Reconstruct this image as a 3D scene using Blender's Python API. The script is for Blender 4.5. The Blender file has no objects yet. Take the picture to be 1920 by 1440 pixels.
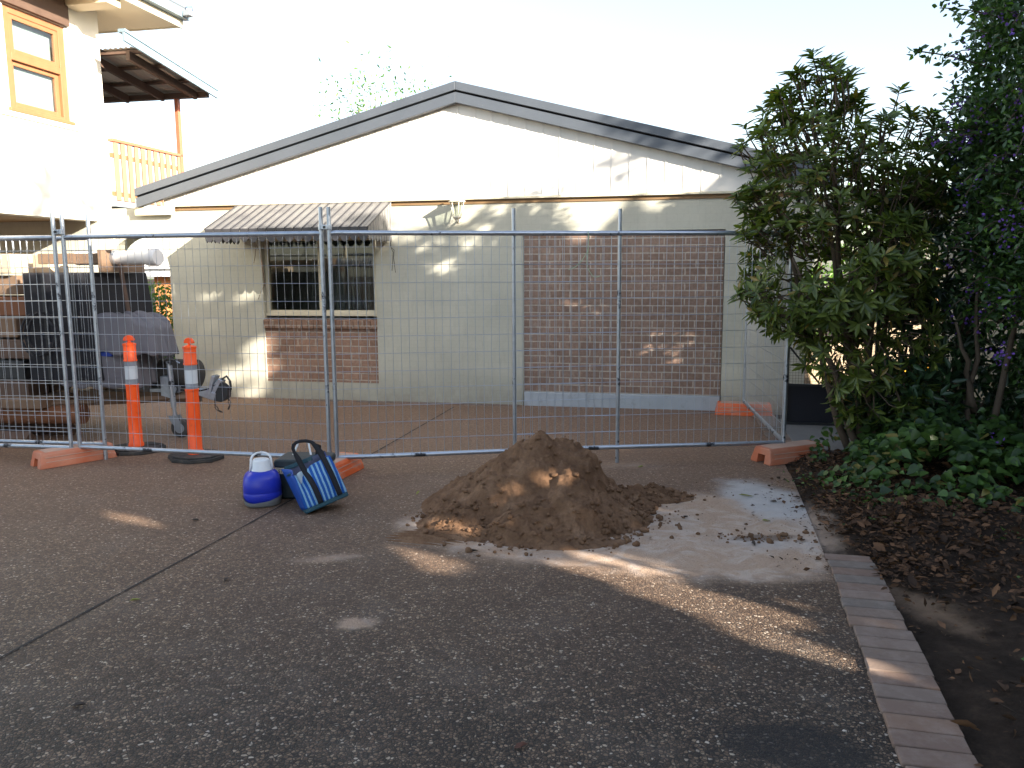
import bpy, bmesh, math, random
import numpy as np
from mathutils import Vector, Matrix, noise, Euler
R = math.radians
rnd = random.Random(7)
S = bpy.context.scene
COL = S.collection

# ------------------------------------------------------------------ camera, sky, sun, exposure
PITCH, ROLL, EYE = 0.1379, -0.006, 1.604
cam = bpy.data.cameras.new('camera'); camo = bpy.data.objects.new('camera', cam); COL.objects.link(camo)
cam.sensor_width = 36; cam.lens = 36 * 1519.63 / 1920; cam.clip_start = .05; cam.clip_end = 600
_f = Vector((0, math.cos(PITCH), -math.sin(PITCH))); _r = Vector((1, 0, 0)); _u = Vector((0, math.sin(PITCH), math.cos(PITCH)))
_c, _s = math.cos(ROLL), math.sin(ROLL)
cr, cu = _r * _c + _u * _s, _r * -_s + _u * _c
camo.matrix_world = Matrix(((cr.x, cu.x, -_f.x, 0), (cr.y, cu.y, -_f.y, 0), (cr.z, cu.z, -_f.z, EYE), (0, 0, 0, 1)))
S.camera = camo

SUN_AZ, SUN_EL = R(141), R(19.5)              # heading of the light, height of the sun
HX, HY = math.cos(SUN_AZ), math.sin(SUN_AZ)
world = bpy.data.worlds.new('World'); S.world = world; world.use_nodes = True
wn, wl = world.node_tree.nodes, world.node_tree.links
sky = wn.new('ShaderNodeTexSky'); sky.sky_type = 'NISHITA'; sky.sun_disc = False
sky.sun_elevation = SUN_EL; sky.sun_rotation = math.atan2(-HX, -HY)
sky.air_density = 1.0; sky.dust_density = 1.6; sky.ozone_density = 1.0
hs = wn.new('ShaderNodeHueSaturation'); hs.inputs['Saturation'].default_value = .76
wl.new(sky.outputs[0], hs.inputs['Color']); wl.new(hs.outputs[0], wn['Background'].inputs['Color'])
wn['Background'].inputs['Strength'].default_value = 0.1
sun = bpy.data.lights.new('sun', 'SUN'); suno = bpy.data.objects.new('sun', sun); COL.objects.link(suno)
sun.energy = 5.0; sun.angle = R(.5); sun.color = (1, .90, .76)
LDIR = Vector((HX * math.cos(SUN_EL), HY * math.cos(SUN_EL), -math.sin(SUN_EL)))
suno.rotation_euler = LDIR.to_track_quat('-Z', 'Y').to_euler(); suno.location = (8, -6, 9)
S.view_settings.view_transform = 'Standard'; S.view_settings.look = 'None'; S.view_settings.gamma = 1
S.view_settings.exposure = 2.12
S.cycles.use_denoising = True
S.cycles.max_bounces = 8; S.cycles.transparent_max_bounces = 16

# ------------------------------------------------------------------ helpers
TH, D0 = -0.2012, 9.7139                     # the garage: yaw and distance; frame (s along wall, t away, z)
CA, SA = math.cos(TH), math.sin(TH)
def G(s, t, z=0): return Vector((s * CA - t * SA, D0 + s * SA + t * CA, z))

class MB:
    def __init__(m): m.v = []; m.f = []; m.mi = []
    def add(m, vs, fs, mi=0):
        n = len(m.v); m.v += [tuple(v) for v in vs]; m.f += [tuple(i + n for i in f) for f in fs]; m.mi += [mi] * len(fs); return m
    def box(m, x0, x1, y0, y1, z0, z1, mi=0, M=None):
        vs = [Vector((x, y, z)) for z in (z0, z1) for y in (y0, y1) for x in (x0, x1)]
        if M: vs = [M @ v for v in vs]
        return m.add(vs, [(0, 2, 3, 1), (4, 5, 7, 6), (0, 1, 5, 4), (2, 6, 7, 3), (0, 4, 6, 2), (1, 3, 7, 5)], mi)
    def tube(m, pts, r, n=8, mi=0, cap=True):
        pts = [Vector(p) for p in pts]; k = len(pts)
        rs = r if isinstance(r, (list, tuple)) else [r] * k
        vs = []; ref = None
        for i, p in enumerate(pts):
            d = (pts[min(i + 1, k - 1)] - pts[max(i - 1, 0)]).normalized()
            if ref is None: ref = Vector((0, 0, 1)) if abs(d.z) < .9 else Vector((1, 0, 0))
            a = d.cross(ref); a = a.normalized() if a.length > 1e-6 else d.orthogonal().normalized(); b = d.cross(a); ref = -b if False else ref
            vs += [p + (a * math.cos(2 * math.pi * j / n) + b * math.sin(2 * math.pi * j / n)) * rs[i] for j in range(n)]
        fs = [(i * n + j, i * n + (j + 1) % n, (i + 1) * n + (j + 1) % n, (i + 1) * n + j) for i in range(k - 1) for j in range(n)]
        if cap: fs += [tuple(range(n - 1, -1, -1)), tuple(range((k - 1) * n, k * n))]
        return m.add(vs, fs, mi)
    def lathe(m, prof, n=24, c=(0, 0, 0), mi=0, sq=2.0, sx=1, sy=1, M=None):
        vs = []; c = Vector(c)
        for r, z in prof:
            for j in range(n):
                a = 2 * math.pi * j / n; co, si = math.cos(a), math.sin(a)
                x = math.copysign(abs(co) ** (2 / sq), co) * r * sx; y = math.copysign(abs(si) ** (2 / sq), si) * r * sy
                v = Vector((x, y, z)); vs.append((M @ v if M else v) + c)
        k = len(prof)
        fs = [(i * n + j, i * n + (j + 1) % n, (i + 1) * n + (j + 1) % n, (i + 1) * n + j) for i in range(k - 1) for j in range(n)]
        fs += [tuple(range(n - 1, -1, -1)), tuple(range((k - 1) * n, k * n))]
        return m.add(vs, fs, mi)
    def prism(m, poly, a0, a1, axis='y', mi=0, M=None):
        # poly of (p, q): axis y -> (x, z); axis x -> (y, z); axis z -> (x, y)
        def V(p, q, a): return Vector({'y': (p, a, q), 'x': (a, p, q), 'z': (p, q, a)}[axis])
        n = len(poly); vs = [V(p, q, a0) for p, q in poly] + [V(p, q, a1) for p, q in poly]
        if M: vs = [M @ v for v in vs]
        return m.add(vs, [tuple(range(n)), tuple(range(2 * n - 1, n - 1, -1))] + [(i, i + n, (i + 1) % n + n, (i + 1) % n) for i in range(n)], mi)
    def build(m, name, mat, parent=None, off=(0, 0, 0), bevel=0, smooth=False, seg=2, auto=None):
        me = bpy.data.meshes.new(name)
        me.from_pydata([(v[0] - off[0], v[1] - off[1], v[2] - off[2]) for v in m.v], [], m.f)
        mats = mat if isinstance(mat, (list, tuple)) else [mat]
        for q in mats: me.materials.append(q)
        if len(mats) > 1: me.polygons.foreach_set('material_index', m.mi)
        bm = bmesh.new(); bm.from_mesh(me); bmesh.ops.recalc_face_normals(bm, faces=bm.faces); bm.to_mesh(me); bm.free()
        if smooth: me.polygons.foreach_set('use_smooth', [True] * len(me.polygons))
        o = bpy.data.objects.new(name, me); COL.objects.link(o)
        if parent: o.parent = parent
        if bevel:
            b = o.modifiers.new('bevel', 'BEVEL'); b.width = bevel; b.segments = seg; b.limit_method = 'ANGLE'; b.angle_limit = R(35); b.harden_normals = False
        if smooth and auto is not None:
            e = o.modifiers.new('edges', 'EDGE_SPLIT'); e.split_angle = R(auto)
        return o

def tag(o, label=None, cat=None, group=None, kind=None):
    if label: o['label'] = label
    if cat: o['category'] = cat
    if group: o['group'] = group
    if kind: o['kind'] = kind
    return o
def thing(name, label, cat, loc=(0, 0, 0), rz=0, group=None):
    o = bpy.data.objects.new(name, None); COL.objects.link(o); o.location = loc; o.rotation_euler = (0, 0, rz); o.empty_display_size = .1
    return tag(o, label, cat, group)
def gthing(name, label, cat, s, t, z=0, group=None):   # a thing standing in the garage's frame
    return thing(name, label, cat, G(s, t, z), TH, group)
def copy_tree(o, parent=None):
    c = o.copy(); COL.objects.link(c)
    if parent: c.parent = parent
    for ch in list(o.children): copy_tree(ch, c)
    return c

# ------------------------------------------------------------------ materials
class NT:
    def __init__(q, name):
        q.m = bpy.data.materials.new(name); q.m.use_nodes = True; q.n = q.m.node_tree.nodes; q.l = q.m.node_tree.links
        q.b = q.n['Principled BSDF']; q.co = q.n.new('ShaderNodeTexCoord').outputs['Object']
    def w(q, a, b): q.l.new(a, b)
    def val(q, x, sock):
        if hasattr(x, 'is_linked') or hasattr(x, 'links'): q.l.new(x, sock)
        else: sock.default_value = x
    def noise(q, scale, det=4, rough=.55, co=None, dist=0, out='Fac'):
        n = q.n.new('ShaderNodeTexNoise'); n.inputs['Scale'].default_value = scale; n.inputs['Detail'].default_value = det
        n.inputs['Roughness'].default_value = rough; n.inputs['Distortion'].default_value = dist; q.w(co or q.co, n.inputs['Vector']); return n.outputs[out]
    def vor(q, scale, feat='F1', out='Color', co=None, rand=1):
        n = q.n.new('ShaderNodeTexVoronoi'); n.feature = feat; n.inputs['Scale'].default_value = scale; n.inputs['Randomness'].default_value = rand
        q.w(co or q.co, n.inputs['Vector']); return n.outputs[out]
    def ramp(q, fac, stops, interp='LINEAR'):
        n = q.n.new('ShaderNodeValToRGB'); n.color_ramp.interpolation = interp; e = n.color_ramp.elements
        while len(e) < len(stops): e.new(.5)
        for i, (p, c) in enumerate(stops):
            e[i].position = p; e[i].color = (c, c, c, 1) if isinstance(c, (int, float)) else (*c, 1)
        q.w(fac, n.inputs['Fac']); return n.outputs['Color']
    def math(q, op, a, b=0, c=0, clamp=False):
        n = q.n.new('ShaderNodeMath'); n.operation = op; n.use_clamp = clamp
        for i, x in enumerate((a, b, c)): q.val(x, n.inputs[i])
        return n.outputs[0]
    def mix(q, fac, a, b, mode='MIX'):
        n = q.n.new('ShaderNodeMix'); n.data_type = 'RGBA'; n.blend_type = mode; n.clamp_factor = True
        q.val(fac, n.inputs[0])
        for i, x in ((6, a), (7, b)):
            if isinstance(x, tuple): n.inputs[i].default_value = (*x, 1)
            else: q.w(x, n.inputs[i])
        return n.outputs[2]
    def sep(q, co=None):
        n = q.n.new('ShaderNodeSeparateXYZ'); q.w(co or q.co, n.inputs[0]); return n.outputs
    def comb(q, x, y, z=0):
        n = q.n.new('ShaderNodeCombineXYZ')
        for i, a in enumerate((x, y, z)): q.val(a, n.inputs[i])
        return n.outputs[0]
    def mapping(q, loc=(0, 0, 0), rot=(0, 0, 0), sc=(1, 1, 1), co=None, typ='POINT'):
        n = q.n.new('ShaderNodeMapping'); n.vector_type = typ
        n.inputs['Location'].default_value = loc; n.inputs['Rotation'].default_value = rot; n.inputs['Scale'].default_value = sc
        q.w(co or q.co, n.inputs['Vector']); return n.outputs[0]
    def ellipse(q, cx, cy, rx, ry, rot=0, wob=.35, scale=5, soft=.35):
        m = q.mapping((cx, cy, 0), (0, 0, rot), (rx, ry, 1), typ='TEXTURE')
        n = q.n.new('ShaderNodeVectorMath'); n.operation = 'LENGTH'
        mm = q.n.new('ShaderNodeVectorMath'); mm.operation = 'MULTIPLY'; mm.inputs[1].default_value = (1, 1, 0); q.w(m, mm.inputs[0]); q.w(mm.outputs[0], n.inputs[0])
        d = q.math('ADD', n.outputs['Value'], q.math('MULTIPLY', q.math('SUBTRACT', q.noise(scale, 5, .6), .5), wob * 2.5))
        r = q.n.new('ShaderNodeMapRange'); r.interpolation_type = 'SMOOTHSTEP'; r.inputs[1].default_value = 1; r.inputs[2].default_value = 1 - soft; q.w(d, r.inputs[0]); return r.outputs[0]
    def bump(q, h, strength=.4, dist=.01, prev=None):
        n = q.n.new('ShaderNodeBump'); n.inputs['Strength'].default_value = strength; n.inputs['Distance'].default_value = dist
        q.w(h, n.inputs['Height'])
        if prev: q.w(prev, n.inputs['Normal'])
        return n.outputs[0]
    def fin(q, col=None, rough=None, metal=None, nor=None, spec=None):
        if col is not None: q.val((*col, 1) if isinstance(col, tuple) else col, q.b.inputs['Base Color'])
        if rough is not None: q.val(rough, q.b.inputs['Roughness'])
        if metal is not None: q.val(metal, q.b.inputs['Metallic'])
        if spec is not None: q.val(spec, q.b.inputs['Specular IOR Level'])
        if nor is not None: q.w(nor, q.b.inputs['Normal'])
        return q.m

def sc3(c, k): return tuple(min(1, x * k) for x in c)
def plain(name, c, rough=.6, var=.15, scale=6, bump=0, bsc=60, metal=0, spec=.5, dirt=None, dsc=3, dlo=.5, dhi=.75, bd=.004):
    q = NT(name); n = q.noise(scale, 6, .6)
    col = q.mix(n, sc3(c, 1 - var), sc3(c, 1 + var))
    if dirt: col = q.mix(q.ramp(q.noise(dsc, 8, .65), [(dlo, 0.), (dhi, 1.)]), col, dirt)
    nor = q.bump(q.noise(bsc, 6, .6), bump, bd) if bump else None
    return q.fin(col, q.math('ADD', q.math('MULTIPLY', n, .25), rough - .12, clamp=True), metal, nor, spec)

def brick_mat(name, c1, c2, mortar, bump=.6, painted=False, offz=0, rough=.8):
    q = NT(name); x, y, z = q.sep()
    w = q.noise(3, 3); z2 = q.math('ADD', z, q.math('MULTIPLY', q.math('SUBTRACT', w, .5), .008))
    co = q.comb(q.math('ADD', x, y), q.math('ADD', z2, offz))
    b = q.n.new('ShaderNodeTexBrick'); q.w(co, b.inputs['Vector'])
    for k, v in (('Scale', 1), ('Mortar Size', .0085 if not painted else .004), ('Mortar Smooth', .25), ('Bias', 0), ('Brick Width', .24), ('Row Height', .086)): b.inputs[k].default_value = v
    b.inputs['Color1'].default_value = (*c1, 1); b.inputs['Color2'].default_value = (*c2, 1); b.inputs['Mortar'].default_value = (*mortar, 1)
    col = q.mix(.8, b.outputs['Color'], q.ramp(q.noise(30, 6, .65), [(.25, .93 if painted else .62), (.75, 1.05 if painted else 1.25)]), 'MULTIPLY')
    col = q.mix(1, col, q.ramp(q.noise(1.3, 5, .6), [(.3, .86), (.7, 1.08)]), 'MULTIPLY')
    if painted:   # splash dirt near the ground, rain marks
        lo = q.math('MULTIPLY', q.math('SUBTRACT', 1, q.math('DIVIDE', z, .45), clamp=True), q.noise(7, 6, .7))
        col = q.mix(q.math('MULTIPLY', lo, .75), col, (.16, .13, .10))
        st = q.noise(4, 6, .6, co=q.comb(q.math('MULTIPLY', x, 6), q.math('MULTIPLY', z, .7)))
        col = q.mix(q.ramp(st, [(.55, 0.), (.8, .28)]), col, (.25, .23, .19))
    else:         # pale smears of mortar left on the faces
        col = q.mix(q.ramp(q.noise(9, 7, .7), [(.58, 0.), (.74, .55)]), col, (.42, .37, .33))
    h = q.math('SUBTRACT', 1, b.outputs['Fac'])
    nor = q.bump(q.noise(55, 6, .65), .12 if painted else .35, .004, q.bump(h, bump, .012))
    return q.fin(col, rough, 0, nor, .25)

def galv(name='galvanised_steel', black=True):
    q = NT(name); n = q.noise(30, 5, .6)
    col = q.mix(n, (.30, .345, .41), (.54, .59, .66))
    r = q.math('ADD', q.math('MULTIPLY', n, .3), .22); met = .85
    if black:
        k = q.ramp(q.noise(5, 7, .65), [(.57, 0.), (.62, 1.)])
        col = q.mix(k, col, (.02, .022, .028)); met = q.math('SUBTRACT', .85, q.math('MULTIPLY', k, .8)); r = q.math('ADD', r, q.math('MULTIPLY', k, .3))
    return q.fin(col, r, met, q.bump(q.noise(150, 4), .15, .002))

def leaf_mat(name, c1, c2, trans=.25, rough=.38, spec=.5, dead=None):
    q = NT(name); g = q.n.new('ShaderNodeNewGeometry')
    col = q.ramp(g.outputs['Random Per Island'], [(0, c1), (.72, c2), (.955, tuple(min(1, a * 1.5) for a in c2)), (.965, (dead or tuple(min(1, a * 1.5) for a in c2))), (1, (dead or tuple(min(1, a * 1.6) for a in c2)))])
    col = q.mix(1, col, q.ramp(q.noise(25, 3), [(.3, .8), (.7, 1.15)]), 'MULTIPLY')
    q.fin(col, rough, 0, None, spec)
    t = q.n.new('ShaderNodeBsdfTranslucent'); q.w(q.mix(1, col, (1.5, 1.7, .5), 'MULTIPLY'), t.inputs['Color'])
    mx = q.n.new('ShaderNodeMixShader'); mx.inputs[0].default_value = trans
    q.w(q.b.outputs[0], mx.inputs[1]); q.w(t.outputs[0], mx.inputs[2]); q.w(mx.outputs[0], q.n['Material Output'].inputs['Surface'])
    return q.m

# aggregate driveway with sand spills
def driveway_mat():
    q = NT('exposed_aggregate'); x, y, z = q.sep()
    rv = q.vor(74); cs = q.n.new('ShaderNodeSeparateColor'); q.w(rv, cs.inputs[0])
    edge = q.vor(74, 'DISTANCE_TO_EDGE', 'Distance')
    peb = q.ramp(cs.outputs[0], [(0, (.036, .025, .018)), (.35, (.092, .061, .041)), (.65, (.160, .108, .071)), (.85, (.25, .178, .12)), (.95, (.36, .29, .215)), (1, (.52, .46, .39))])
    gap = q.ramp(edge, [(.05, 1.), (.2, 0.)])
    col = q.mix(gap, peb, (.022, .018, .016))
    big = q.noise(.55, 6, .6)
    col = q.mix(1, col, q.ramp(big, [(.32, (.70, .70, .72)), (.68, (1.25, 1.2, 1.12))]), 'MULTIPLY')
    col = q.mix(1, col, q.ramp(q.noise(3.1, 6, .65), [(.32, .80), (.68, 1.16)]), 'MULTIPLY')
    warm = q.ramp(q.math('DIVIDE', y, 9), [(.3, 0.), (.85, 1.)])      # bounced sunlight painted in, growing toward the far end of the drive
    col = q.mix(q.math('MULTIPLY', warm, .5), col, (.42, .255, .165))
    col = q.mix(1, col, q.ramp(q.noise(34, 4, .7), [(.3, .68), (.7, 1.34)]), 'MULTIPLY')
    # worn dusty film
    col = q.mix(q.ramp(q.noise(2.2, 8, .7), [(.5, 0.), (.85, .30)]), col, (.22, .19, .165))
    # oil patch low right
    col = q.mix(q.math('MULTIPLY', q.ellipse(.95, 2.55, .30, .16, -.2, .3), .75), col, (.012, .011, .012))
    sand = q.mix(q.noise(14, 6, .65), (.36, .25, .175), (.52, .375, .275))
    sand = q.mix(q.ramp(q.noise(90, 3), [(.56, 0.), (.66, .5)]), sand, (.15, .10, .075))
    sand = q.mix(q.ramp(q.noise(4.5, 6, .6, dist=1.2), [(.46, 0.), (.62, .55)]), sand, (.58, .50, .44))
    sand = q.mix(q.ramp(q.noise(7, 7, .7), [(.56, 0.), (.72, .5)]), sand, (.20, .135, .095))
    gr = q.ramp(q.noise(40, 5, .7), [(.3, .0), (.62, 1.)])
    def lay(col, m, c, k=1):
        f = q.math('MULTIPLY', q.math('MULTIPLY', m, k), q.math('ADD', q.math('MULTIPLY', gr, q.math('SUBTRACT', 1, m)), m), clamp=True)
        return q.mix(f, col, c)
    col = lay(col, q.ellipse(1.15, 4.88, 1.2, .98, -.12, .2, 4, .3), sand)
    col = lay(col, q.ellipse(.05, 5.02, .86, .68, .1, .2, 5, .4), sand, .9)
    col = lay(col, q.ellipse(.4, 4.45, .9, .24, -.05, .3, 6, .6), sand, .8)
    col = lay(col, q.ellipse(-.45, 5.1, .4, .32, .3, .3, 5, .6), sand, .7)
    col = lay(col, q.ellipse(-.73, 3.55, .13, .1, .2, .5, 12, .7), sand, .8)
    col = lay(col, q.ellipse(-1.05, 4.42, .26, .1, .2, .5, 10, .9), sand, .55)
    col = lay(col, q.ellipse(.9, 6.6, .5, .22, 0, .4, 6, .9), sand, .35)
    cem = q.mix(q.noise(9, 7, .7), (.38, .37, .37), (.62, .61, .60))
    col = lay(col, q.ellipse(1.78, 5.55, .36, .72, .12, .3, 5, .55), cem, .9)
    col = lay(col, q.ellipse(1.5, 4.62, .5, .16, -.1, .4, 6, .8), cem, .5)
    mud = q.ellipse(1.52, 4.72, .26, .075, .05, .5, 12, .5)
    col = q.mix(q.math('MULTIPLY', mud, .7), col, (.10, .07, .055))
    bh = q.math('SUBTRACT', 1, gap)
    nor = q.bump(bh, .75, .006)
    nor = q.bump(q.noise(20, 6, .6), .3, .01, nor)
    return q.fin(col, .62, 0, nor, .35)

M = {}
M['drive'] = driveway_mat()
def soil_mat():
    q = NT('garden_soil'); n = q.noise(6, 8, .7)
    col = q.ramp(n, [(.3, (.018, .013, .010)), (.55, (.045, .032, .024)), (.8, (.11, .075, .052))])
    col = q.mix(q.ellipse(1.98, 3.75, .16, .5, .25, .5, 8, .9), col, (.21, .145, .10))
    col = q.mix(q.math('MULTIPLY', q.ellipse(1.90, 4.98, .20, .80, -.18, .45, 7, .8), .85), col, (.42, .32, .25))
    return q.fin(col, .95, 0, q.bump(q.noise(45, 8, .7), .9, .03), .1)
M['soil'] = soil_mat()
M['paintbrick'] = brick_mat('painted_brick', (.475, .47, .395), (.495, .485, .41), (.465, .455, .38), .10, True)
M['brick'] = brick_mat('brown_brick', (.235, .138, .098), (.32, .20, .145), (.44, .37, .31), .8)
def pan_brick():
    return brick_mat('dark_brown_brick', (.245, .162, .124), (.305, .208, .160), (.47, .40, .34), .8)
M['brick2'] = pan_brick()
M['cladding'] = plain('cream_cladding', (.78, .75, .69), .5, .05, 3, .05, 80, dirt=(.45, .40, .33), dsc=2, dlo=.6, dhi=.95)
M['render'] = plain('cream_render', (.74, .71, .63), .85, .06, 3, .25, 90, spec=.2)
M['cream'] = plain('cream_paint', (.62, .56, .42), .55, .08, 4, .1, 40)
M['soffit'] = plain('cream_soffit', (.62, .52, .36), .7, .06, 3, .1, 40)
M['barge'] = plain('slate_grey_steel', (.085, .098, .118), .42, .18, 2.5, .05, 60, metal=.15, dirt=(.25, .25, .25), dsc=25, dlo=.66, dhi=.8)
M['bargeblue'] = plain('pale_blue_steel', (.17, .24, .29), .45, .1, 3, .05, 60)
M['roofdark'] = plain('dark_roof_sheet', (.09, .10, .11), .5, .15, 2)
M['timber'] = plain('orange_timber', (.27, .115, .05), .5, .2, 9, .2, 40)
M['dtimber'] = plain('dark_stained_timber', (.085, .05, .035), .65, .3, 9, .3, 40)
M['redtimber'] = plain('red_brown_paint', (.42, .13, .07), .5, .12, 8, .1, 40)
M['slat'] = plain('weathered_slat', (.27, .16, .10), .65, .15, 9, .2, 40)
M['brownsoffit'] = plain('brown_ply', (.20, .12, .055), .7, .2, 3, .1, 30)
M['corr'] = plain('old_zinc_sheet', (.46, .40, .33), .6, .2, 4)
M['galv'] = galv()
M['wire'] = galv('bright_wire', False)
M['orange'] = plain('orange_plastic', (.72, .13, .03), .5, .12, 6, .1, 60, dirt=(.60, .36, .25), dsc=5, dlo=.52, dhi=.8)
M['pinkfoot'] = plain('sun_bleached_plastic', (.50, .135, .06), .6, .12, 6, .15, 60, dirt=(.46, .25, .17), dsc=4, dlo=.4, dhi=.8)
M['feettop'] = plain('dusty_plastic_top', (.46, .30, .23), .8, .2, 7, .2, 60)
M['fluoro'] = plain('fluoro_orange', (1.0, .10, .008), .42, .08, 5, .1, 60, dirt=(.42, .09, .03), dsc=16, dlo=.60, dhi=.8)
M['rubber'] = plain('black_rubber', (.035, .034, .033), .75, .3, 12, .4, 90, dirt=(.12, .10, .085), dsc=9, dlo=.5, dhi=.85)
M['refl'] = plain('pale_reflective_tape', (.60, .64, .68), .35, .06, 30, .1, 200)
M['refl2'] = plain('grey_reflective_tape', (.24, .26, .30), .35, .1, 30)
M['blue'] = plain('blue_plastic', (.012, .028, .42), .38, .1, 5, .04, 90, dirt=(.07, .09, .36), dsc=8, dlo=.6, dhi=.9)
M['greyp'] = plain('grey_plastic', (.20, .22, .24), .55, .1, 8, .1, 90)
M['whitep'] = plain('white_plastic', (.66, .69, .72), .4, .06, 6)
M['navy'] = plain('dark_teal_plastic', (.012, .024, .032), .5, .2, 8, .15, 120)
M['band'] = plain('cream_label_band', (.52, .47, .36), .6, .12, 12, dirt=(.3, .25, .18), dsc=10, dlo=.55, dhi=.8)
M['ink'] = plain('black_marker', (.02, .02, .02), .7)
M['webbing'] = plain('black_webbing', (.010, .011, .016), .85, .2, 60, .5, 300)
M['bagdark'] = plain('dark_teal_fabric', (.006, .055, .085), .6, .2, 20, .3, 200)
M['baginner'] = plain('grey_violet_mesh', (.085, .095, .16), .8, .4, 120, .3, 300)
M['bagwhite'] = plain('white_ice_pack', (.45, .56, .62), .5, .1, 20)
M['black'] = plain('black_canvas', (.005, .0055, .010), .8, .3, 10, .3, 80)
M['navysheet'] = plain('navy_sheet', (.006, .007, .016), .6, .3, 3, .2, 20)
M['tarp'] = plain('grey_tarpaulin', (.115, .112, .13), .7, .2, 4, .3, 14, bd=.02)
M['bluecloth'] = plain('blue_strap', (.01, .04, .28), .6)
M['pvc'] = plain('white_pvc', (.72, .70, .68), .35, .06, 5, dirt=(.45, .42, .38), dsc=6, dlo=.62, dhi=.9)
M['rust'] = plain('rusty_steel', (.16, .065, .03), .85, .35, 9, .4, 60)
M['darksteel'] = plain('dark_steel', (.04, .042, .046), .5, .3, 15, .2, 80, metal=.5)
M['oldtimber'] = plain('old_hardwood', (.15, .095, .06), .8, .35, 8, .5, 30)
M['redp'] = plain('red_plastic', (.5, .02, .02), .5)
M['lead'] = plain('cream_enamel', (.64, .60, .50), .5, .06, 12)
M['concrete'] = plain('pale_concrete', (.40, .43, .46), .85, .15, 6, .35, 60, dirt=(.25, .25, .25), dsc=9, dlo=.55, dhi=.8)
M['conc2'] = plain('grey_concrete', (.17, .165, .16), .9, .25, 5, .4, 50)
M['awn'] = plain('awning_aluminium', (.15, .147, .145), .45, .15, 4, .05, 50, dirt=(.065, .065, .072), dsc=2.5, dlo=.5, dhi=.8)
M['valance'] = plain('awning_charcoal', (.032, .032, .038), .5, .2, 5)
M['joint'] = plain('joint_filler', (.028, .026, .025), .9, .2, 12)
M['bark'] = plain('grey_brown_bark', (.10, .072, .05), .9, .35, 14, .6, 60, bd=.01)
M['vine'] = plain('dry_brown_wire', (.13, .06, .035), .8)
M['greenwire'] = plain('pale_green_wire', (.32, .44, .30), .5)
M['yellow'] = plain('yellow_paint', (.75, .38, .02), .5)
M['board'] = plain('pale_board', (.42, .33, .23), .8, .2, 4, .3, 30)
M['paling'] = plain('timber_paling', (.30, .18, .10), .85, .3, 8, .3, 30)
M['dark'] = plain('dark_interior', (.018, .015, .015), .9)
M['blind'] = plain('white_blind', (.12, .12, .115), .7)
M['orangewall'] = plain('orange_brick_render', (.48, .20, .07), .8, .15, 4)
M['leaf_rh'] = leaf_mat('glossy_lance_leaves', (.045, .075, .018), (.125, .165, .035), .28, .36, .5, (.26, .19, .05))
M['leaf_du'] = leaf_mat('small_dark_leaves', (.024, .058, .020), (.060, .115, .030), .25, .4)
M['leaf_lime'] = leaf_mat('young_lime_leaves', (.06, .13, .02), (.12, .22, .035), .35, .4)
M['leaf_iv'] = leaf_mat('broad_ground_leaves', (.014, .036, .010), (.062, .120, .025), .25, .42, .5, (.20, .17, .05))
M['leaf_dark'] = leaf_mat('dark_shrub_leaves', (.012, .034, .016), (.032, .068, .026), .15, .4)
M['leaf_unseen_belt'] = leaf_mat('unseen_tree_leaves', (.025, .06, .018), (.06, .11, .03), .12, .5)
M['leaf_hedge'] = leaf_mat('hedge_leaves', (.06, .13, .025), (.13, .23, .05), .35, .5)
M['flower'] = leaf_mat('violet_flowers', (.10, .035, .32), (.20, .09, .50), .3, .6)
M['litter'] = leaf_mat('dry_fallen_leaves', (.030, .018, .012), (.105, .055, .030), .05, .75, .2)
def sand_mat():
    q = NT('damp_brown_sand'); n = q.noise(5, 8, .65)
    col = q.ramp(n, [(.3, (.125, .070, .040)), (.52, (.225, .130, .076)), (.75, (.36, .225, .14))])
    col = q.mix(q.ramp(q.noise(60, 5, .7), [(.35, .35), (.6, 0.)]), col, (.075, .048, .034))
    nor = q.bump(q.noise(38, 8, .75), .9, .022); nor = q.bump(q.noise(160, 4, .6), .5, .004, nor)
    return q.fin(col, .95, 0, nor, .12)
M['sand'] = sand_mat()
def paver_mat():
    q = NT('clay_paver'); g = q.n.new('ShaderNodeNewGeometry')
    col = q.ramp(g.outputs['Random Per Island'], [(0, (.175, .115, .088)), (.35, (.21, .15, .12)), (.7, (.165, .135, .115)), (1, (.225, .145, .105))])
    col = q.mix(q.ramp(q.noise(11, 8, .7), [(.45, 0.), (.8, .55)]), col, (.34, .28, .24))
    col = q.mix(q.ramp(q.noise(16, 6, .7), [(.58, 0.), (.8, .6)]), col, (.09, .07, .06))
    col = q.mix(q.math('MULTIPLY', q.ellipse(2.0, 5.05, .45, .85, .2, .3, 7, .6), .9), col, (.36, .30, .26))
    return q.fin(col, .85, 0, q.bump(q.noise(90, 6, .7), .4, .005), .25)
M['paver'] = paver_mat()
def stripe_mat():
    q = NT('blue_striped_fabric'); x, y, z = q.sep()
    u = q.math('FRACT', q.math('DIVIDE', q.math('ADD', x, q.math('MULTIPLY', q.math('SUBTRACT', q.noise(6, 3), .5), .012)), .030))
    k = q.math('GREATER_THAN', u, .58)
    col = q.mix(k, (.004, .085, .38), (.22, .42, .62))
    col = q.mix(1, col, q.ramp(q.noise(140, 3), [(.3, .75), (.7, 1.15)]), 'MULTIPLY')
    return q.fin(col, .6, 0, q.bump(q.noise(14, 4), .5, .015), .3)
M['stripe'] = stripe_mat()
M['bluefab'] = plain('blue_fabric', (.004, .06, .33), .6, .2, 12, .3, 60)
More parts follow.
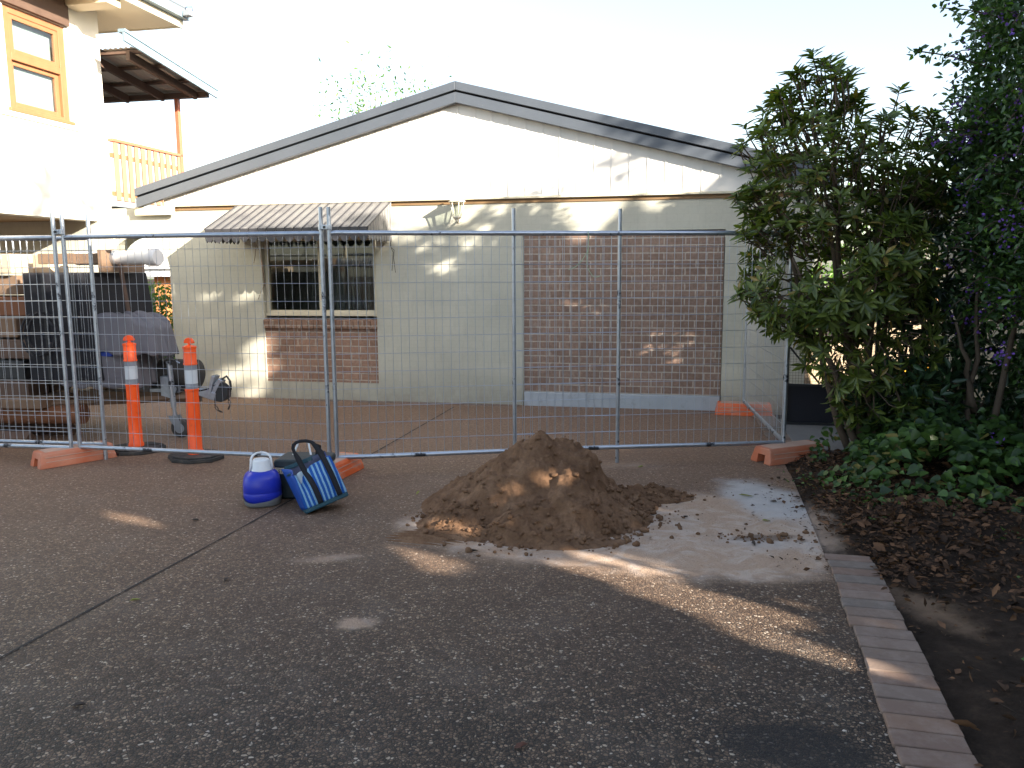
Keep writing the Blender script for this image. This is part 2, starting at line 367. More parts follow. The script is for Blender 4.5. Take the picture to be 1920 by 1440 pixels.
def glass_mat():
    q = NT('window_glass'); f = q.n.new('ShaderNodeFresnel'); g_ = q.n.new('ShaderNodeNewGeometry'); q.w(q.math('ADD', 1.55, q.math('MULTIPLY', g_.outputs['Backfacing'], 1 / 1.55 - 1.55)), f.inputs[0])
    t = q.n.new('ShaderNodeBsdfTransparent'); t.inputs[0].default_value = (.78, .82, .80, 1); gl = q.n.new('ShaderNodeBsdfGlossy'); gl.inputs['Roughness'].default_value = .01
    mx = q.n.new('ShaderNodeMixShader'); q.w(q.math('ADD', f.outputs[0], .03), mx.inputs[0]); q.w(t.outputs[0], mx.inputs[1]); q.w(gl.outputs[0], mx.inputs[2])
    q.w(mx.outputs[0], q.n['Material Output'].inputs['Surface']); return q.m
M['glass'] = glass_mat()

# ------------------------------------------------------------------ ground, drive, bed
def sheet(name, pts, z, mat, kind='structure'):
    me = bpy.data.meshes.new(name); me.from_pydata([(x, y, z) for x, y in pts], [], [tuple(range(len(pts)))]); me.materials.append(mat)
    o = bpy.data.objects.new(name, me); COL.objects.link(o)
    if me.polygons[0].normal.z < 0: me.flip_normals()
    o['kind'] = kind; return o
sheet('ground', [(-250, -250), (250, -250), (250, 250), (-250, 250)], -.03, M['soil'])
EDGE = [(1.02, .4), (1.17, 1.5), (1.385, 2.43), (1.62, 3.35), (1.80, 4.05), (1.98, 4.8), (2.17, 5.6), (2.33, 6.3), (2.50, 7.2), (2.64, 8.0), (2.80, 8.95)]
def spline(P, step):
    out = []
    for i in range(len(P) - 1):
        p0, p1, p2, p3 = [Vector(P[max(0, min(len(P) - 1, i + k))]) for k in (-1, 0, 1, 2)]
        for j in range(24):
            t = j / 24; out.append(.5 * ((2 * p1) + (p2 - p0) * t + (2 * p0 - 5 * p1 + 4 * p2 - p3) * t * t + (3 * p1 - p0 - 3 * p2 + p3) * t ** 3))
    out.append(Vector(P[-1])); res = [out[0]]; acc = 0
    for a, b in zip(out, out[1:]):
        L = (b - a).length
        while acc + L >= step:
            a = a + (b - a) * ((step - acc) / L); L = (b - a).length; acc = 0; res.append(a.copy())
        acc += L
    return res
ep = spline(EDGE, .1075)
def enorm(i):
    d = (ep[min(i + 1, len(ep) - 1)] - ep[max(i - 1, 0)]).normalized(); return d, Vector((d.y, -d.x))
dr = []
for i, p in enumerate(ep):
    d, n = enorm(i); dr.append(tuple(p - n * .118))
gw = [tuple(G(2.95, .25)[:2]), tuple(G(-12, .25)[:2])]
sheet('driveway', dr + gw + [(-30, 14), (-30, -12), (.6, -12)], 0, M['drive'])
near, far = MB(), MB()
for i, p in enumerate(ep[:-1]):
    d, n = enorm(i); c = (p + ep[i + 1]) / 2; wj = rnd.uniform(-.008, .008); tw = rnd.uniform(-.025, .025)
    if 4.42 < c.y < 6.75: continue
    Mx = Matrix.Translation((c.x, c.y, rnd.uniform(-.002, .003))) @ Matrix.Rotation(math.atan2(d.y, d.x) + tw, 4, 'Z')
    (near if c.y < 6 else far).box(-.051, .051, -.122 + wj, .122 + wj, -.06, .014, M=Mx)
tag(near.build('brick_edging', M['paver'], bevel=.006), 'curved border of clay bricks between the near driveway and the garden bed', 'edging')
tag(far.build('brick_edging', M['paver'], bevel=.006), 'short run of border bricks behind the fence corner, toward the orange block by the wall', 'edging')
m = MB(); s = -4.5
while s < .1:
    m.box(s + .003, s + .227, -.112, -.004, -.05, .006, M=None); s += .23
o = m.build('brick_edging', M['paver'], bevel=.005); o.location = G(0, 0); o.rotation_euler = (0, 0, TH)
tag(o, 'thin strip of red bricks along the foot of the painted garage wall', 'edging')
jp = [(-2.6, 1.5), (-2.166, 3.227), (-1.684, 5.143), (-1.22, 7.2), (-.749, 9.326), (-.70, 9.55)]
jp = spline(jp, .1); L_, R_ = [], []
for i, p in enumerate(jp):
    d = (jp[min(i + 1, len(jp) - 1)] - jp[max(i - 1, 0)]).normalized(); n = Vector((d.y, -d.x)); w = .006 + .0015 * math.sin(i * 1.7) + rnd.uniform(-.001, .001)
    L_.append(tuple(p - n * w)); R_.append(tuple(p + n * w))
sheet('expansion_joint', L_ + R_[::-1], .004, M['joint'])
# concrete threshold by the gate
m = MB(); m.box(3.02, 4.9, -2.05, -.55, -.03, .02)
o = m.build('path', M['conc2'], bevel=.01); o.location = G(0, 0); o.rotation_euler = (0, 0, TH); o['kind'] = 'structure'

# ------------------------------------------------------------------ garage
def arc(c, r, z0, n=18, rz=None):
    rz = rz or r
    return [(c - r * math.cos(math.pi * i / n), z0 + rz * math.sin(math.pi * i / n)) for i in range(n + 1)]
gar = gthing('garage', 'single storey cream painted brick garage with a low gable roof', 'garage', 0, 0)
EV = 2.475
m = MB()
m.box(-4.52, -3.22, 0, .11, -.05, EV); m.box(-3.22, -1.70, 0, .11, -.05, .226); m.box(-3.22, -1.70, 0, .11, 2.06, EV)
m.box(-1.70, .14, 0, .11, -.05, EV); m.box(.14, 2.452, 0, .11, 2.06, EV); m.box(2.452, 3.30, 0, .11, -.05, EV)
m.box(-4.52, -4.41, .25, 6, -.05, EV); m.box(3.19, 3.30, .11, 6, -.05, EV + .1)
m.box(-4.52, -4.41, .11, .25, -.05, EV)
m.box(-4.41, -3.9, 5.9, 6, -.05, EV); m.box(-2.9, 3.19, 5.9, 6, -.05, EV); m.box(-3.9, -2.9, 5.9, 6, 2.05, EV); m.box(-3.9, -2.9, 5.9, 6, -.05, .7)
m.build('wall', M['paintbrick'], gar)
m = MB(); m.box(-3.218, -1.702, .018, .10, .226, .905); m.build('brick_infill', M['brick'], gar)
m = MB(); m.box(-3.23, -1.69, -.0, .0, 0, 0)
m = MB(); s = -3.222
while s < -1.72:
    Mx = Matrix.Translation((s + .0375, 0, .965)) @ Matrix.Rotation(R(9), 4, 'X') @ Matrix.Rotation(rnd.uniform(-.02, .02), 4, 'Y')
    m.box(-.0355, .0355, -.035, .12, -.052, .052, M=Mx); s += .0762
m.build('window_sill', M['brick'], gar, bevel=.004)
m = MB(); m.box(.148, 2.445, .022, .10, .168, 2.05); m.build('doorway_brick_infill', M['brick2'], gar)
m = MB(); m.box(.15, 2.44, -.022, .10, -.05, .165); m.build('concrete_plinth', M['concrete'], gar, bevel=.008)
# gable cladding with ribs
AP, ZT, SL = -.62, 3.778, .26
def roof_z(s): return ZT - SL * abs(s - AP)
m = MB(); m.prism([(-4.52, EV), (3.32, EV), (3.32, roof_z(3.32) - .2), (AP, ZT - .2), (-4.52, roof_z(-4.52) - .2)], -.03, .08)
s = -4.42
while s < 3.25:
    zt = roof_z(s) - .19
    if zt > EV + .03: m.box(s - .008, s + .008, -.036, -.031, EV + .004, zt)
    s += .2
m.build('gable_cladding', M['cladding'], gar)
m = MB(); m.box(-4.52, 3.32, -.045, -.001, EV - .028, EV - .001); m.build('cladding_flashing', M['cream'], gar, bevel=.004)
m = MB(); m.box(-4.50, 3.30, -.012, -.0005, EV - .075, EV - .03); m.build('shadow_gap_strip', M['brownsoffit'], gar)  # brown strip standing in for the shadow gap below the cladding
def bargeboard(side):
    e = AP + side * 4.235
    P = lambda z0, z1, y0, y1, mb: mb.prism([(AP, ZT + z0), (e, roof_z(e) + z0), (e, roof_z(e) + z1), (AP, ZT + z1)], y0, y1)
    mb = MB(); P(-.098, 0, -.145, -.06, mb); mb.build('barge_capping', M['barge'], gar, bevel=.006)
    mb = MB(); P(-.235, -.116, -.125, -.05, mb); mb.build('bargeboard', M['barge'], gar, bevel=.004)
    mb = MB(); P(-.120, -.095, -.085, -.052, mb); mb.build('barge_gap_strip', M['dark'], gar)
    mb = MB(); P(-.06, -.02, -.058, 6.1, mb); mb.build('roof', M['roofdark'], gar)
bargeboard(-1); bargeboard(1)
m = MB(); m.box(-4.92, -4.36, -.075, -.047, 2.345, 2.452); m.build('eave_box', M['cream'], gar, bevel=.004)
# window
win = MB()
for z0, z1 in ((1.075, 1.135), (2.0, 2.058)): win.box(-3.18, -1.704, .075, .125, z0, z1)
for a, b in ((-3.215, -3.165), (-1.755, -1.705), (-2.49, -2.44)): win.box(a, b, .07, .13, 1.075, 2.058)
win.box(-3.217, -1.703, .05, .0745, 1.062, 1.10)
wf = win.build('window', M['cream'], gar, bevel=.004)
for a, b in ((-3.163, -2.492), (-2.438, -1.757)):
    m = MB(); m.box(a, b, .098, .102, 1.137, 1.998); m.build('pane', M['glass'], wf)
m = MB()
for a in (-2.62, -2.56, -2.50, -2.70): m.box(a - .008, a + .008, .35, .37, 1.3, 1.78)
for k in range(9): m.box(-2.36 + k * .072, -2.325 + k * .072, .3 + .02 * (k % 3), .305 + .02 * (k % 3), 1.14, 1.98)
m.build('vertical_blind', M['blind'], wf)
m = MB(); m.box(-3.16, -2.45, .3, .34, 1.80, 1.90); m.box(-3.16, -1.72, .24, .27, 1.965, 1.985); m.build('blind_rail', M['blind'], wf)
# dark lining of the room behind the window
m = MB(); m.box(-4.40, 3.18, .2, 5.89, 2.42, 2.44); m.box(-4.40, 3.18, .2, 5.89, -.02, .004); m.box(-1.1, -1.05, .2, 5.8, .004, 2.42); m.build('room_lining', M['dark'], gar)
m = MB()
for k in range(11): m.box(-3.89 + k * .1, -3.865 + k * .1, 5.92, 5.95, .7, 2.05)
m.build('rear_window_bars', M['dark'], gar)
# archway walls either side
m = MB(); m.prism([(-9, -.05), (-5.41, -.05)] + arc(-4.965, .445, 1.64) + [(-4.52, -.05)][:0] + [(-4.5205, 1.64), (-4.5205, EV - .03), (-9, EV - .03)], 0.0, .25)
o = m.build('arched_wall', M['paintbrick']); o.location = G(0, 0); o.rotation_euler = (0, 0, TH)
tag(o, 'cream painted brick wall with a round arched opening beside the two storey house', 'wall')
m = MB(); m.prism([(3.301, -.05), (3.36, -.05)] + arc(4.065, .705, 1.45) + [(4.77, -.05), (6.0, -.05), (6.0, 2.42), (3.301, 2.42)], 0.0, .25)
o = m.build('arched_wall', M['paintbrick']); o.location = G(0, 0); o.rotation_euler = (0, 0, TH)
tag(o, 'shaded painted brick wall with a wide arch behind the garden shrubs', 'wall')

# awning over the garage window
aw = gthing('window_awning', 'ribbed metal awning with a scalloped dark valance over the garage window', 'awning', -2.48, -.03, 0)
OF = (-2.48, -.03, 0)
s0, s1, yo, zt, zf = -3.49, -1.47, -.8, 2.445, 2.11
m = MB(); m.add([(s0, -.035, zt), (s1, -.035, zt), (s1, yo, zf), (s0, yo, zf)], [(0, 1, 2, 3)])
m.add([(s0, -.035, zt - .012), (s1, -.035, zt - .012), (s1, yo, zf - .012), (s0, yo, zf - .012)], [(3, 2, 1, 0)])
npan = 18; pw = (s1 - s0) / npan; ribs = MB()
for k in range(npan + 1):
    x = s0 + k * pw; ribs.tube([(x, -.035, zt + .004), (x, yo - .004, zf + .004)], .0075, 5)
    if k < npan: m.tube([(x + pw * .5, -.035, zt + .001), (x + pw * .5, yo, zf + .001)], .0045, 4)
m.build('canopy', M['awn'], aw, OF); ribs.build('canopy_seam_shade', M['valance'], aw, OF)  # charcoal on the seams stands for the shade between the pans
m = MB()
def scallop(P0, P1, n, top, depth):
    P0, P1 = Vector(P0), Vector(P1)
    for k in range(n):
        a = P0.lerp(P1, k / n + .03 / n); b = P0.lerp(P1, (k + 1) / n - .03 / n)
        vs = [a + Vector((0, 0, top)), b + Vector((0, 0, top))]
        for j in range(7):
            u = 1 - j / 6; q = a.lerp(b, u); vs.append(q + Vector((0, 0, -depth + .045 * (2 * u - 1) ** 2 - .008 * (k % 2))))
        m.add(vs, [tuple(range(len(vs)))])
scallop((s0, yo - .005, zf), (s1, yo - .005, zf), npan, .004, .15)
m.build('valance', M['valance'], aw, OF)
nb = 9
for x in (s0, s1):
    m = MB()
    for k in range(nb):
        a, b = k / nb + .01, (k + 1) / nb - .01
        ya, yb = -.035 + (yo + .035) * a, -.035 + (yo + .035) * b; za, zb = zt + (zf - zt) * a, zt + (zf - zt) * b
        m.add([(x, ya, za - .005), (x, yb, zb - .005), (x, yb, 1.985), (x, (ya + yb) / 2, 1.955), (x, ya, 1.985)], [(0, 1, 2, 3, 4)])
        m.tube([(x, ya, za - .004), (x, ya, 1.985)], .007, 4)
    m.build('side_panel', M['awn'], aw, OF)

# wall lantern
LO = (-.62, 0, 2.3)
lan = gthing('wall_lantern', 'cream carriage lantern mounted under the eave of the painted wall', 'lamp', *LO)
HEX = 6
m = MB(); m.lathe([(.002, .20), (.014, .195), (.014, .175), (.03, .165), (.10, .125), (.104, .118), (.098, .112)], HEX, (0, -.13, 0)); m.build('lantern_cap', M['lead'], lan)
m = MB()
for j in range(6):
    a = 2 * math.pi * j / 6; m.tube([(.082 * math.cos(a), -.13 + .082 * math.sin(a), .115), (.05 * math.cos(a), -.13 + .05 * math.sin(a), -.06)], .006, 4)
m.lathe([(.056, -.052), (.058, -.06), (.045, -.075), (.02, -.09), (.024, -.10), (.012, -.115)], HEX, (0, -.13, 0)); m.build('lantern_cage', M['lead'], lan)
m = MB(); m.lathe([(.079, .113), (.049, -.052)], HEX, (0, -.13, 0)); m.build('lantern_glass', M['glass'], lan)
m = MB(); m.tube([(0, -.13, -.10), (.0, -.11, -.13), (0, -.06, -.12), (0, -.012, -.08)], .011, 7); m.lathe([(.04, 0), (.046, .006), (.035, .014)], 12, (0, -.001, -.07), M=Matrix.Rotation(R(90), 4, 'X')); m.build('lantern_bracket', M['lead'], lan)

# ------------------------------------------------------------------ two storey house on the left
HS = -5.52
ho = gthing('house', 'cream rendered upper storey of a house with a timber window and deep eave', 'house', HS, 0)
HO = (HS, 0, 0)
wy0, wy1, wz0, wz1 = -1.30, -.345, 3.455, 4.615
m = MB()
m.box(HS - .2, HS, -4, wy0, 2.29, 4.979); m.box(HS - .2, HS, wy1, .27, 2.29, 4.979); m.box(HS - .2, HS, wy0, wy1, 2.29, wz0); m.box(HS - .2, HS, wy0, wy1, wz1, 4.979)
m.box(-9, HS - .2, .1, .27, 2.46, 5.0)
m.build('wall', M['render'], ho, HO)
m = MB(); m.box(HS + .0, HS + .03, -4, -.24, 3.385, 3.44); m.build('render_band', M['render'], ho, HO, bevel=.006)
m = MB(); m.box(-9, HS - .2005, -4, .0995, 2.30, 2.45); m.build('floor_underside', M['brownsoffit'], ho, HO)
w = MB(); x0, x1 = HS - .12, HS - .02
for y0, y1, z0, z1 in ((wy0, wy0 + .1, wz0, wz1), (wy1 - .1, wy1, wz0, wz1), (wy0 + .1, wy1 - .1, wz0, wz0 + .07), (wy0 + .1, wy1 - .1, wz1 - .08, wz1), (wy0 + .1, wy1 - .1, 4.03, 4.11)):
    w.box(x0, x1, y0, y1, z0, z1)
w.box(HS - .02, HS + .035, wy0 - .03, wy1 + .03, wz0 - .012, wz0 + .03)
wf = w.build('window', M['timber'], ho, HO, bevel=.006)
for z0, z1, dx in ((3.525, 4.03, .0), (4.11, 4.535, .03)):
    f = MB()
    for y0, y1, a, b in ((wy0 + .1, wy0 + .16, z0, z1), (wy1 - .16, wy1 - .1, z0, z1), (wy0 + .16, wy1 - .16, z0, z0 + .05), (wy0 + .16, wy1 - .16, z1 - .05, z1)): f.box(HS - .10 + dx, HS - .06 + dx, y0, y1, a, b)
    f.build('sash', M['timber'], wf, HO, bevel=.004)
    g = MB(); g.box(HS - .085 + dx, HS - .08 + dx, wy0 + .16, wy1 - .16, z0 + .05, z1 - .05); g.build('pane', M['glass'], wf, HO)
m = MB(); m.box(HS - 1.2, HS - .3, wy0 - .3, wy1 + .3, wz0 - .3, wz1 + .2); m.build('room_lining', M['dark'], ho, HO)
m = MB(); m.box(HS - .125, HS - .121, wy0 + .1, wy1 - .1, wz0 + .07, wz1 - .08); m.build('curtain', M['whitep'], wf, HO)
m = MB(); m.box(HS, HS + .05, wy0 - 1, wy1 + .03, wz1 + .005, 4.979); m.build('window_head', M['dtimber'], ho, HO, bevel=.004)
m = MB(); m.box(HS, -4.87, -3.6, 1.08, 4.98, 5.0); m.box(-9, HS - .001, .2705, 1.08, 4.98, 5.0); m.build('eave_soffit', M['soffit'], ho, HO)
m = MB(); m.box(-4.87, -4.83, -3.6, 1.12, 4.955, 5.16); m.box(-9, -4.871, 1.081, 1.115, 4.965, 5.16); m.build('fascia', M['cream'], ho, HO, bevel=.004)
m = MB(); m.prism([(-4.829, 5.06), (-4.74, 5.06), (-4.72, 5.17), (-4.745, 5.17), (-4.755, 5.08), (-4.829, 5.08)], -3.6, 1.14); m.build('gutter', M['bargeblue'], ho, HO)
m = MB(); m.prism([(-4.8, 5.18), (-9, 6.6), (-9, 6.68), (-4.8, 5.24)], -3.6, 1.14); m.build('roof', M['roofdark'], ho, HO)
m = MB(); m.box(HS + .001, -4.90, -.36, -.10, 4.86, 4.9795); m.build('eave_beam', M['soffit'], ho, HO, bevel=.006)
fl = gthing('floodlight', 'small grey floodlight fixed at the corner of the upper eave', 'lamp', -4.70, 1.0, 5.12)
m = MB(); m.box(-.03, .08, -.05, .05, -.05, .03); m.build('lamp_head', M['greyp'], fl, bevel=.012)
m = MB(); m.tube([(-.02, 0, .02), (.0, 0, .075), (.09, 0, .07), (.10, 0, .02)], .007, 5); m.build('bracket', M['darksteel'], fl)

# balcony beyond the house corner
bal = gthing('balcony', 'timber balcony with slatted balustrade and iron roof behind the house corner', 'balcony', -5.47, .3)
BO = (-5.47, .3, 0)
m = MB(); m.box(-8, -5.46, .28, 2.0, 2.50, 2.60); m.build('deck', M['greyp'], bal, BO)
m = MB(); m.box(-5.51, -5.43, .28, 1.86, 3.345, 3.385); m.build('handrail', M['redtimber'], bal, BO, bevel=.004)
m = MB(); m.box(-5.50, -5.47, .28, 1.86, 3.14, 3.20); m.box(-5.50, -5.47, .28, 1.86, 2.64, 2.70); m.build('cross_rail', M['timber'], bal, BO)
for k in range(11):
    m = MB(); y = .36 + k * .142; m.box(-5.468, -5.446, y - .042, y + .042, 2.58, 3.344); m.build('baluster', M['slat'], bal, BO, bevel=.003)
m = MB(); m.box(-5.49, -5.43, 1.79, 1.86, 2.5, 4.189); m.build('post', M['redtimber'], bal, BO, bevel=.004)
m = MB(); m.box(-8.2, -4.95, 1.78, 1.87, 4.19, 4.268); m.build('beam', M['dtimber'], bal, BO, bevel=.004)
def rz2(t): return 4.56 - .135 * (t + .1)
for s in (-5.12, -5.66, -6.25, -6.9, -7.5):
    m = MB(); m.prism([(.28, rz2(.28) - .15), (1.779, rz2(1.779) - .15), (1.779, rz2(1.779) - .04), (.28, rz2(.28) - .04)], s - .025, s + .025, 'x'); m.build('rafter', M['dtimber'], bal, BO)
for t in (.36, .85, 1.4):
    m = MB(); m.box(-8.2, -4.9, t - .03, t + .03, rz2(t) - .044, rz2(t) - .008); m.build('batten', M['dtimber'], bal, BO)
m = MB(); vs, fs = [], []; n = 160
for i in range(n + 1):
    s = -8.2 + 3.33 * i / n; dz = .010 * math.sin(2 * math.pi * s / .076)
    for t in (.29, 2.0): vs.append((s, t, rz2(t) + .008 + dz))
fs = [(2 * i, 2 * i + 1, 2 * i + 3, 2 * i + 2) for i in range(n)]
m.add(vs, fs); m.build('roof_sheet', M['corr'], bal, BO, smooth=True)
m = MB(); m.prism([(-.15, rz2(-.15) - .10), (1.93, rz2(1.93) - .10), (1.93, rz2(1.93) + .005), (-.15, rz2(-.15) + .005)], -4.87, -4.84, 'x'); m.build('bargeboard', M['bargeblue'], bal, BO, bevel=.003)
m = MB(); m.prism([(-.15, rz2(-.15) + .006), (1.93, rz2(1.93) + .006), (1.93, rz2(1.93) + .045), (-.15, rz2(-.15) + .045)], -4.93, -4.825, 'x'); m.build('barge_capping', M['bargeblue'], bal, BO, bevel=.003)

# ------------------------------------------------------------------ temporary fence
def fence_mesh(W):
    m = MB(); n = 35; zb, zt = .15, 1.90
    for k in range(1, n):
        x = W * k / n; jx = rnd.uniform(-.003, .003)
        m.tube([(x + jx, 0, zb), (x + jx * -1, .004 * math.sin(k * .7), 1.0), (x + jx, 0, zt)], .0020, 4, cap=False)
    for k in range(12):
        z = .27 + k * .139
        m.tube([(.015, -.004, z), (W * .35, -.004, z + rnd.uniform(-.004, .004)), (W * .7, -.004, z + rnd.uniform(-.004, .004)), (W - .015, -.004, z)], .0020, 4, cap=False)
    return m
def panel(p, q, label, lift=0):
    p, q = Vector(p), Vector(q); W = (q - p).length
    t = thing('wire_fence', label, 'fence panel', (p.x, p.y, lift), math.atan2(q.y - p.y, q.x - p.x), 'temporary wire fence panels across the driveway')
    for x in (0, W):
        m = MB(); m.tube([(x, 0, 0), (x, 0, 2.1)], .0165, 12); m.tube([(x, 0, 2.1), (x, 0, 2.103)], .0172, 12)
        m.build('post', M['galv'], t, smooth=True, auto=40)
    for z in (.135, 1.905):
        m = MB(); m.tube([(.012, 0, z), (.05, 0, z + (.004 if z > 1 else 0)), (W - .05, 0, z), (W - .012, 0, z)], [.015, .019, .019, .015], 12); m.build('rail', M['galv'], t, smooth=True, auto=40)
    fence_mesh(W).build('wire_mesh', M['wire'], t)
    return t
panel((-6.02, 7.16), (-3.775, 6.80), 'sunlit wire fence panel running off the left side, its end clamped above the pink foot')
panel((-5.82, 7.30), (-3.55, 6.925), 'wire fence panel overlapping behind, its loose end post standing without any foot')
panel((-3.715, 6.83), (-1.465, 6.355), 'wire fence panel in front of the trailer and two bollards')
panel((-1.405, 6.36), (.885, 6.70), 'wire fence panel before the garage window, its bottom rail behind the sand heap')
panel((.02, 6.60), (2.33, 6.83), 'wire fence panel before the bricked up doorway, ending at the shrub')
panel((2.345, 6.90), (2.62, 9.05), 'wire fence panel turned back from the shrub to the garage wall')
def clamp(x, y, rz, label):
    t = thing('pipe_clamp', label, 'clamp', (x, y, 1.95), rz, 'clamps joining the fence panels')
    for dx in (-.03, .03):
        m = MB(); m.lathe([(.0225, -.02), (.0225, .02)], 12, (dx, 0, 0)); m.build('collar', M['wire'], t, bevel=.003)
    m = MB(); m.box(-.024, .024, -.030, -.018, -.017, .017); m.build('plate', M['wire'], t, bevel=.002)
    m = MB(); m.tube([(0, -.045, 0), (0, .03, 0)], .006, 6); m.lathe([(.011, -.004), (.011, .006)], 6, (0, -.036, 0), M=Matrix.Rotation(R(90), 4, 'X')); m.build('bolt', M['darksteel'], t)
clamp(-3.745, 6.815, -.2, 'steel clamp on the sunlit pair of fence posts above the pink foot')
clamp(-1.435, 6.357, .05, 'steel clamp on the pair of fence posts in front of the awning')
clamp(2.337, 6.865, .8, 'steel clamp at the fence corner half hidden by shrub leaves')

def foot(x, y, rz, mat, label, L=.62):
    t = thing('fence_block', label, 'fence foot', (x, y, 0), rz, 'plastic feet under the fence posts')
    h, b, tp = .13, .125, .098; hl = L / 2
    m = MB()
    # hollow ended block: outline of the end with its channel, lofted along the length with sloping ends
    ring = [(-b, 0), (-b + .004, .045), (-b + .010, .05), (-tp, h - .02), (-tp + .015, h), (tp - .015, h), (tp, h - .02), (b - .010, .05), (b - .004, .045), (b, 0), (.045, 0), (.04, .075), (-.04, .075), (-.045, 0)]
    secs = [(-hl, 0), (-hl + .03, 1), (hl - .03, 1), (hl, 0)]; n = len(ring)
    vs = [(xx * (.97 if k == 0 else 1), s + (-(1 if s > 0 else -1) * .16 * z if k == 0 else 0), z * (.965 if k == 0 else 1)) for s, k in secs for xx, z in ring]
    fs = [(i * n + j, i * n + (j + 1) % n, (i + 1) * n + (j + 1) % n, (i + 1) * n + j) for i in range(3) for j in range(n)]
    fs += [tuple(range(n)), tuple(range(4 * n - 1, 3 * n - 1, -1))]
    m.add(vs, fs); m.build('block', mat, t, bevel=.005)
    m = MB()
    for sd in (-1, 1):
        for xx, z in ((b - .006, .052), (tp + .012, .088)): m.tube([(sd * xx, -hl + .05, z), (sd * xx, hl - .05, z)], .003, 4)
    m.build('moulded_ridge', M['feettop'], t)
    m = MB(); m.box(-tp + .018, tp - .018, -hl + .06, hl - .06, h - .003, h + .0025)
    m.build('dusty_top', M['feettop'], t, bevel=.001)
    return t
foot(-3.79, 6.86, R(-42), M['pinkfoot'], 'faded pink plastic fence foot beside the loose end post')
foot(-1.43, 6.30, R(-17), M['orange'], 'orange plastic fence foot partly hidden by the blue striped bag', .6)
foot(2.36, 6.77, R(-66), M['pinkfoot'], 'dusty pale orange fence foot at the edge of the garden leaves')
foot(2.60, 8.98, R(-104), M['orange'], 'bright orange fence foot against the garage wall')
def wire_thing(name, label, cat, pts, r, mat, group=None):
    m = MB()
    for p in pts: m.tube(p, r, 4)
    return tag(m.build(name, mat), label, cat, group)
wx = Vector((.62, 6.635, 0))
wire_thing('loose_wire', 'pale green wire tied around the top rail before the brick doorway', 'wire',
    [[wx + Vector(v) for v in ((0, 0, 1.925), (0, -.03, 1.90), (.002, -.02, 1.83), (-.005, -.02, 1.76), (-.05, -.03, 1.69), (-.10, -.05, 1.64), (-.16, -.05, 1.615))],
     [wx + Vector(v) for v in ((0, 0, 1.925), (.004, -.028, 1.88), (.0, -.025, 1.78), (-.012, -.03, 1.68), (.0, -.02, 1.62), (.04, -.02, 1.56), (.07, -.03, 1.555), (.10, -.03, 1.565))]], .0028, M['greenwire'])
def gp(L): return [G(*p) for p in L]
wire_thing('loose_wire', 'dry reddish tendril hanging under the left end of the awning', 'wire',
    [gp([(-2.98, -.6, 1.98), (-2.99, -.55, 1.90), (-3.03, -.5, 1.80), (-3.05, -.5, 1.72)]), gp([(-2.98, -.6, 1.98), (-2.965, -.5, 1.86), (-2.95, -.5, 1.74), (-2.93, -.5, 1.58), (-2.95, -.45, 1.46), (-3.03, -.4, 1.38), (-3.1, -.35, 1.28)])], .003, M['vine'])
wire_thing('loose_wire', 'dark wires dangling below the right side of the awning', 'wire',
    [gp([(-1.46, -.12, 1.98), (-1.45, -.12, 1.9), (-1.43, -.11, 1.84), (-1.44, -.11, 1.72), (-1.45, -.11, 1.62)]), gp([(-1.45, -.1, 1.98), (-1.47, -.1, 1.91), (-1.42, -.1, 1.87), (-1.43, -.1, 1.78), (-1.41, -.1, 1.60)])], .003, M['dark'])

# ------------------------------------------------------------------ bollards
def bollard(x, y, rz, label, first=None):
    if first is None:
        t = thing('bollard', label, 'bollard', (x, y, 0), rz, 'orange temporary bollards on rubber bases')
        m = MB(); oc = [(.25 * math.cos(R(22.5 + 45 * k)) * (1.02 if k % 4 in (0, 3) else .95), .21 * math.sin(R(22.5 + 45 * k))) for k in range(8)]
        m.prism(oc, 0, .035, 'z'); oc2 = [(p * .93, q * .93) for p, q in oc]; m.prism(oc2, .0352, .05, 'z'); m.build('base', M['rubber'], t, bevel=.008)
        m = MB(); m.box(-.19, -.10, -.05, -.015, .048, .0525); m.build('grip_slot', M['dark'], t); m = MB(); m.box(.10, .19, .015, .05, .048, .0525); m.build('grip_slot', M['dark'], t)
        m = MB(); m.lathe([(.066, .045), (.066, .075), (.058, .085), (.056, .30), (.0535, .60), (.0575, .602), (.0575, .617), (.052, .62)], 28); m.build('tube', M['fluoro'], t, smooth=True, auto=40)
        m = MB(); m.lathe([(.0525, .621), (.0525, .665)], 28); m.build('grey_band', M['refl2'], t, smooth=True, auto=40); m = MB(); m.lathe([(.0522, .785), (.0522, .826)], 28); m.build('grey_band', M['refl2'], t, smooth=True, auto=40)
        m = MB(); m.lathe([(.0528, .666), (.0526, .784)], 28); m.build('reflective_band', M['refl'], t, smooth=True, auto=40)
        m = MB(); m.lathe([(.052, .826), (.0575, .828), (.0575, .84), (.0535, .845), (.053, .965), (.0575, .968), (.0575, .985), (.035, .992), (.014, .996), (.012, 1.012)], 28); m.build('collar', M['fluoro'], t, smooth=True, auto=40)
        m = MB(); pr = [(.05 * math.cos(R(a)), 1.012 + .048 * math.sin(R(a))) for a in range(0, 181, 15)]; m.prism(pr, -.014, .014); m.build('grip', M['fluoro'], t, bevel=.006)
        return t
    c = copy_tree(first); c.location = (x, y, 0); c.rotation_euler = (0, 0, rz); c['label'] = label; return c
b1 = bollard(-3.43, 7.25, R(8), 'orange bollard with grey reflective bands, farther one beside the loose fence post')
bollard(-2.765, 6.93, R(-20), 'orange bollard with grey reflective bands, nearer one in front of the trailer hitch', b1)

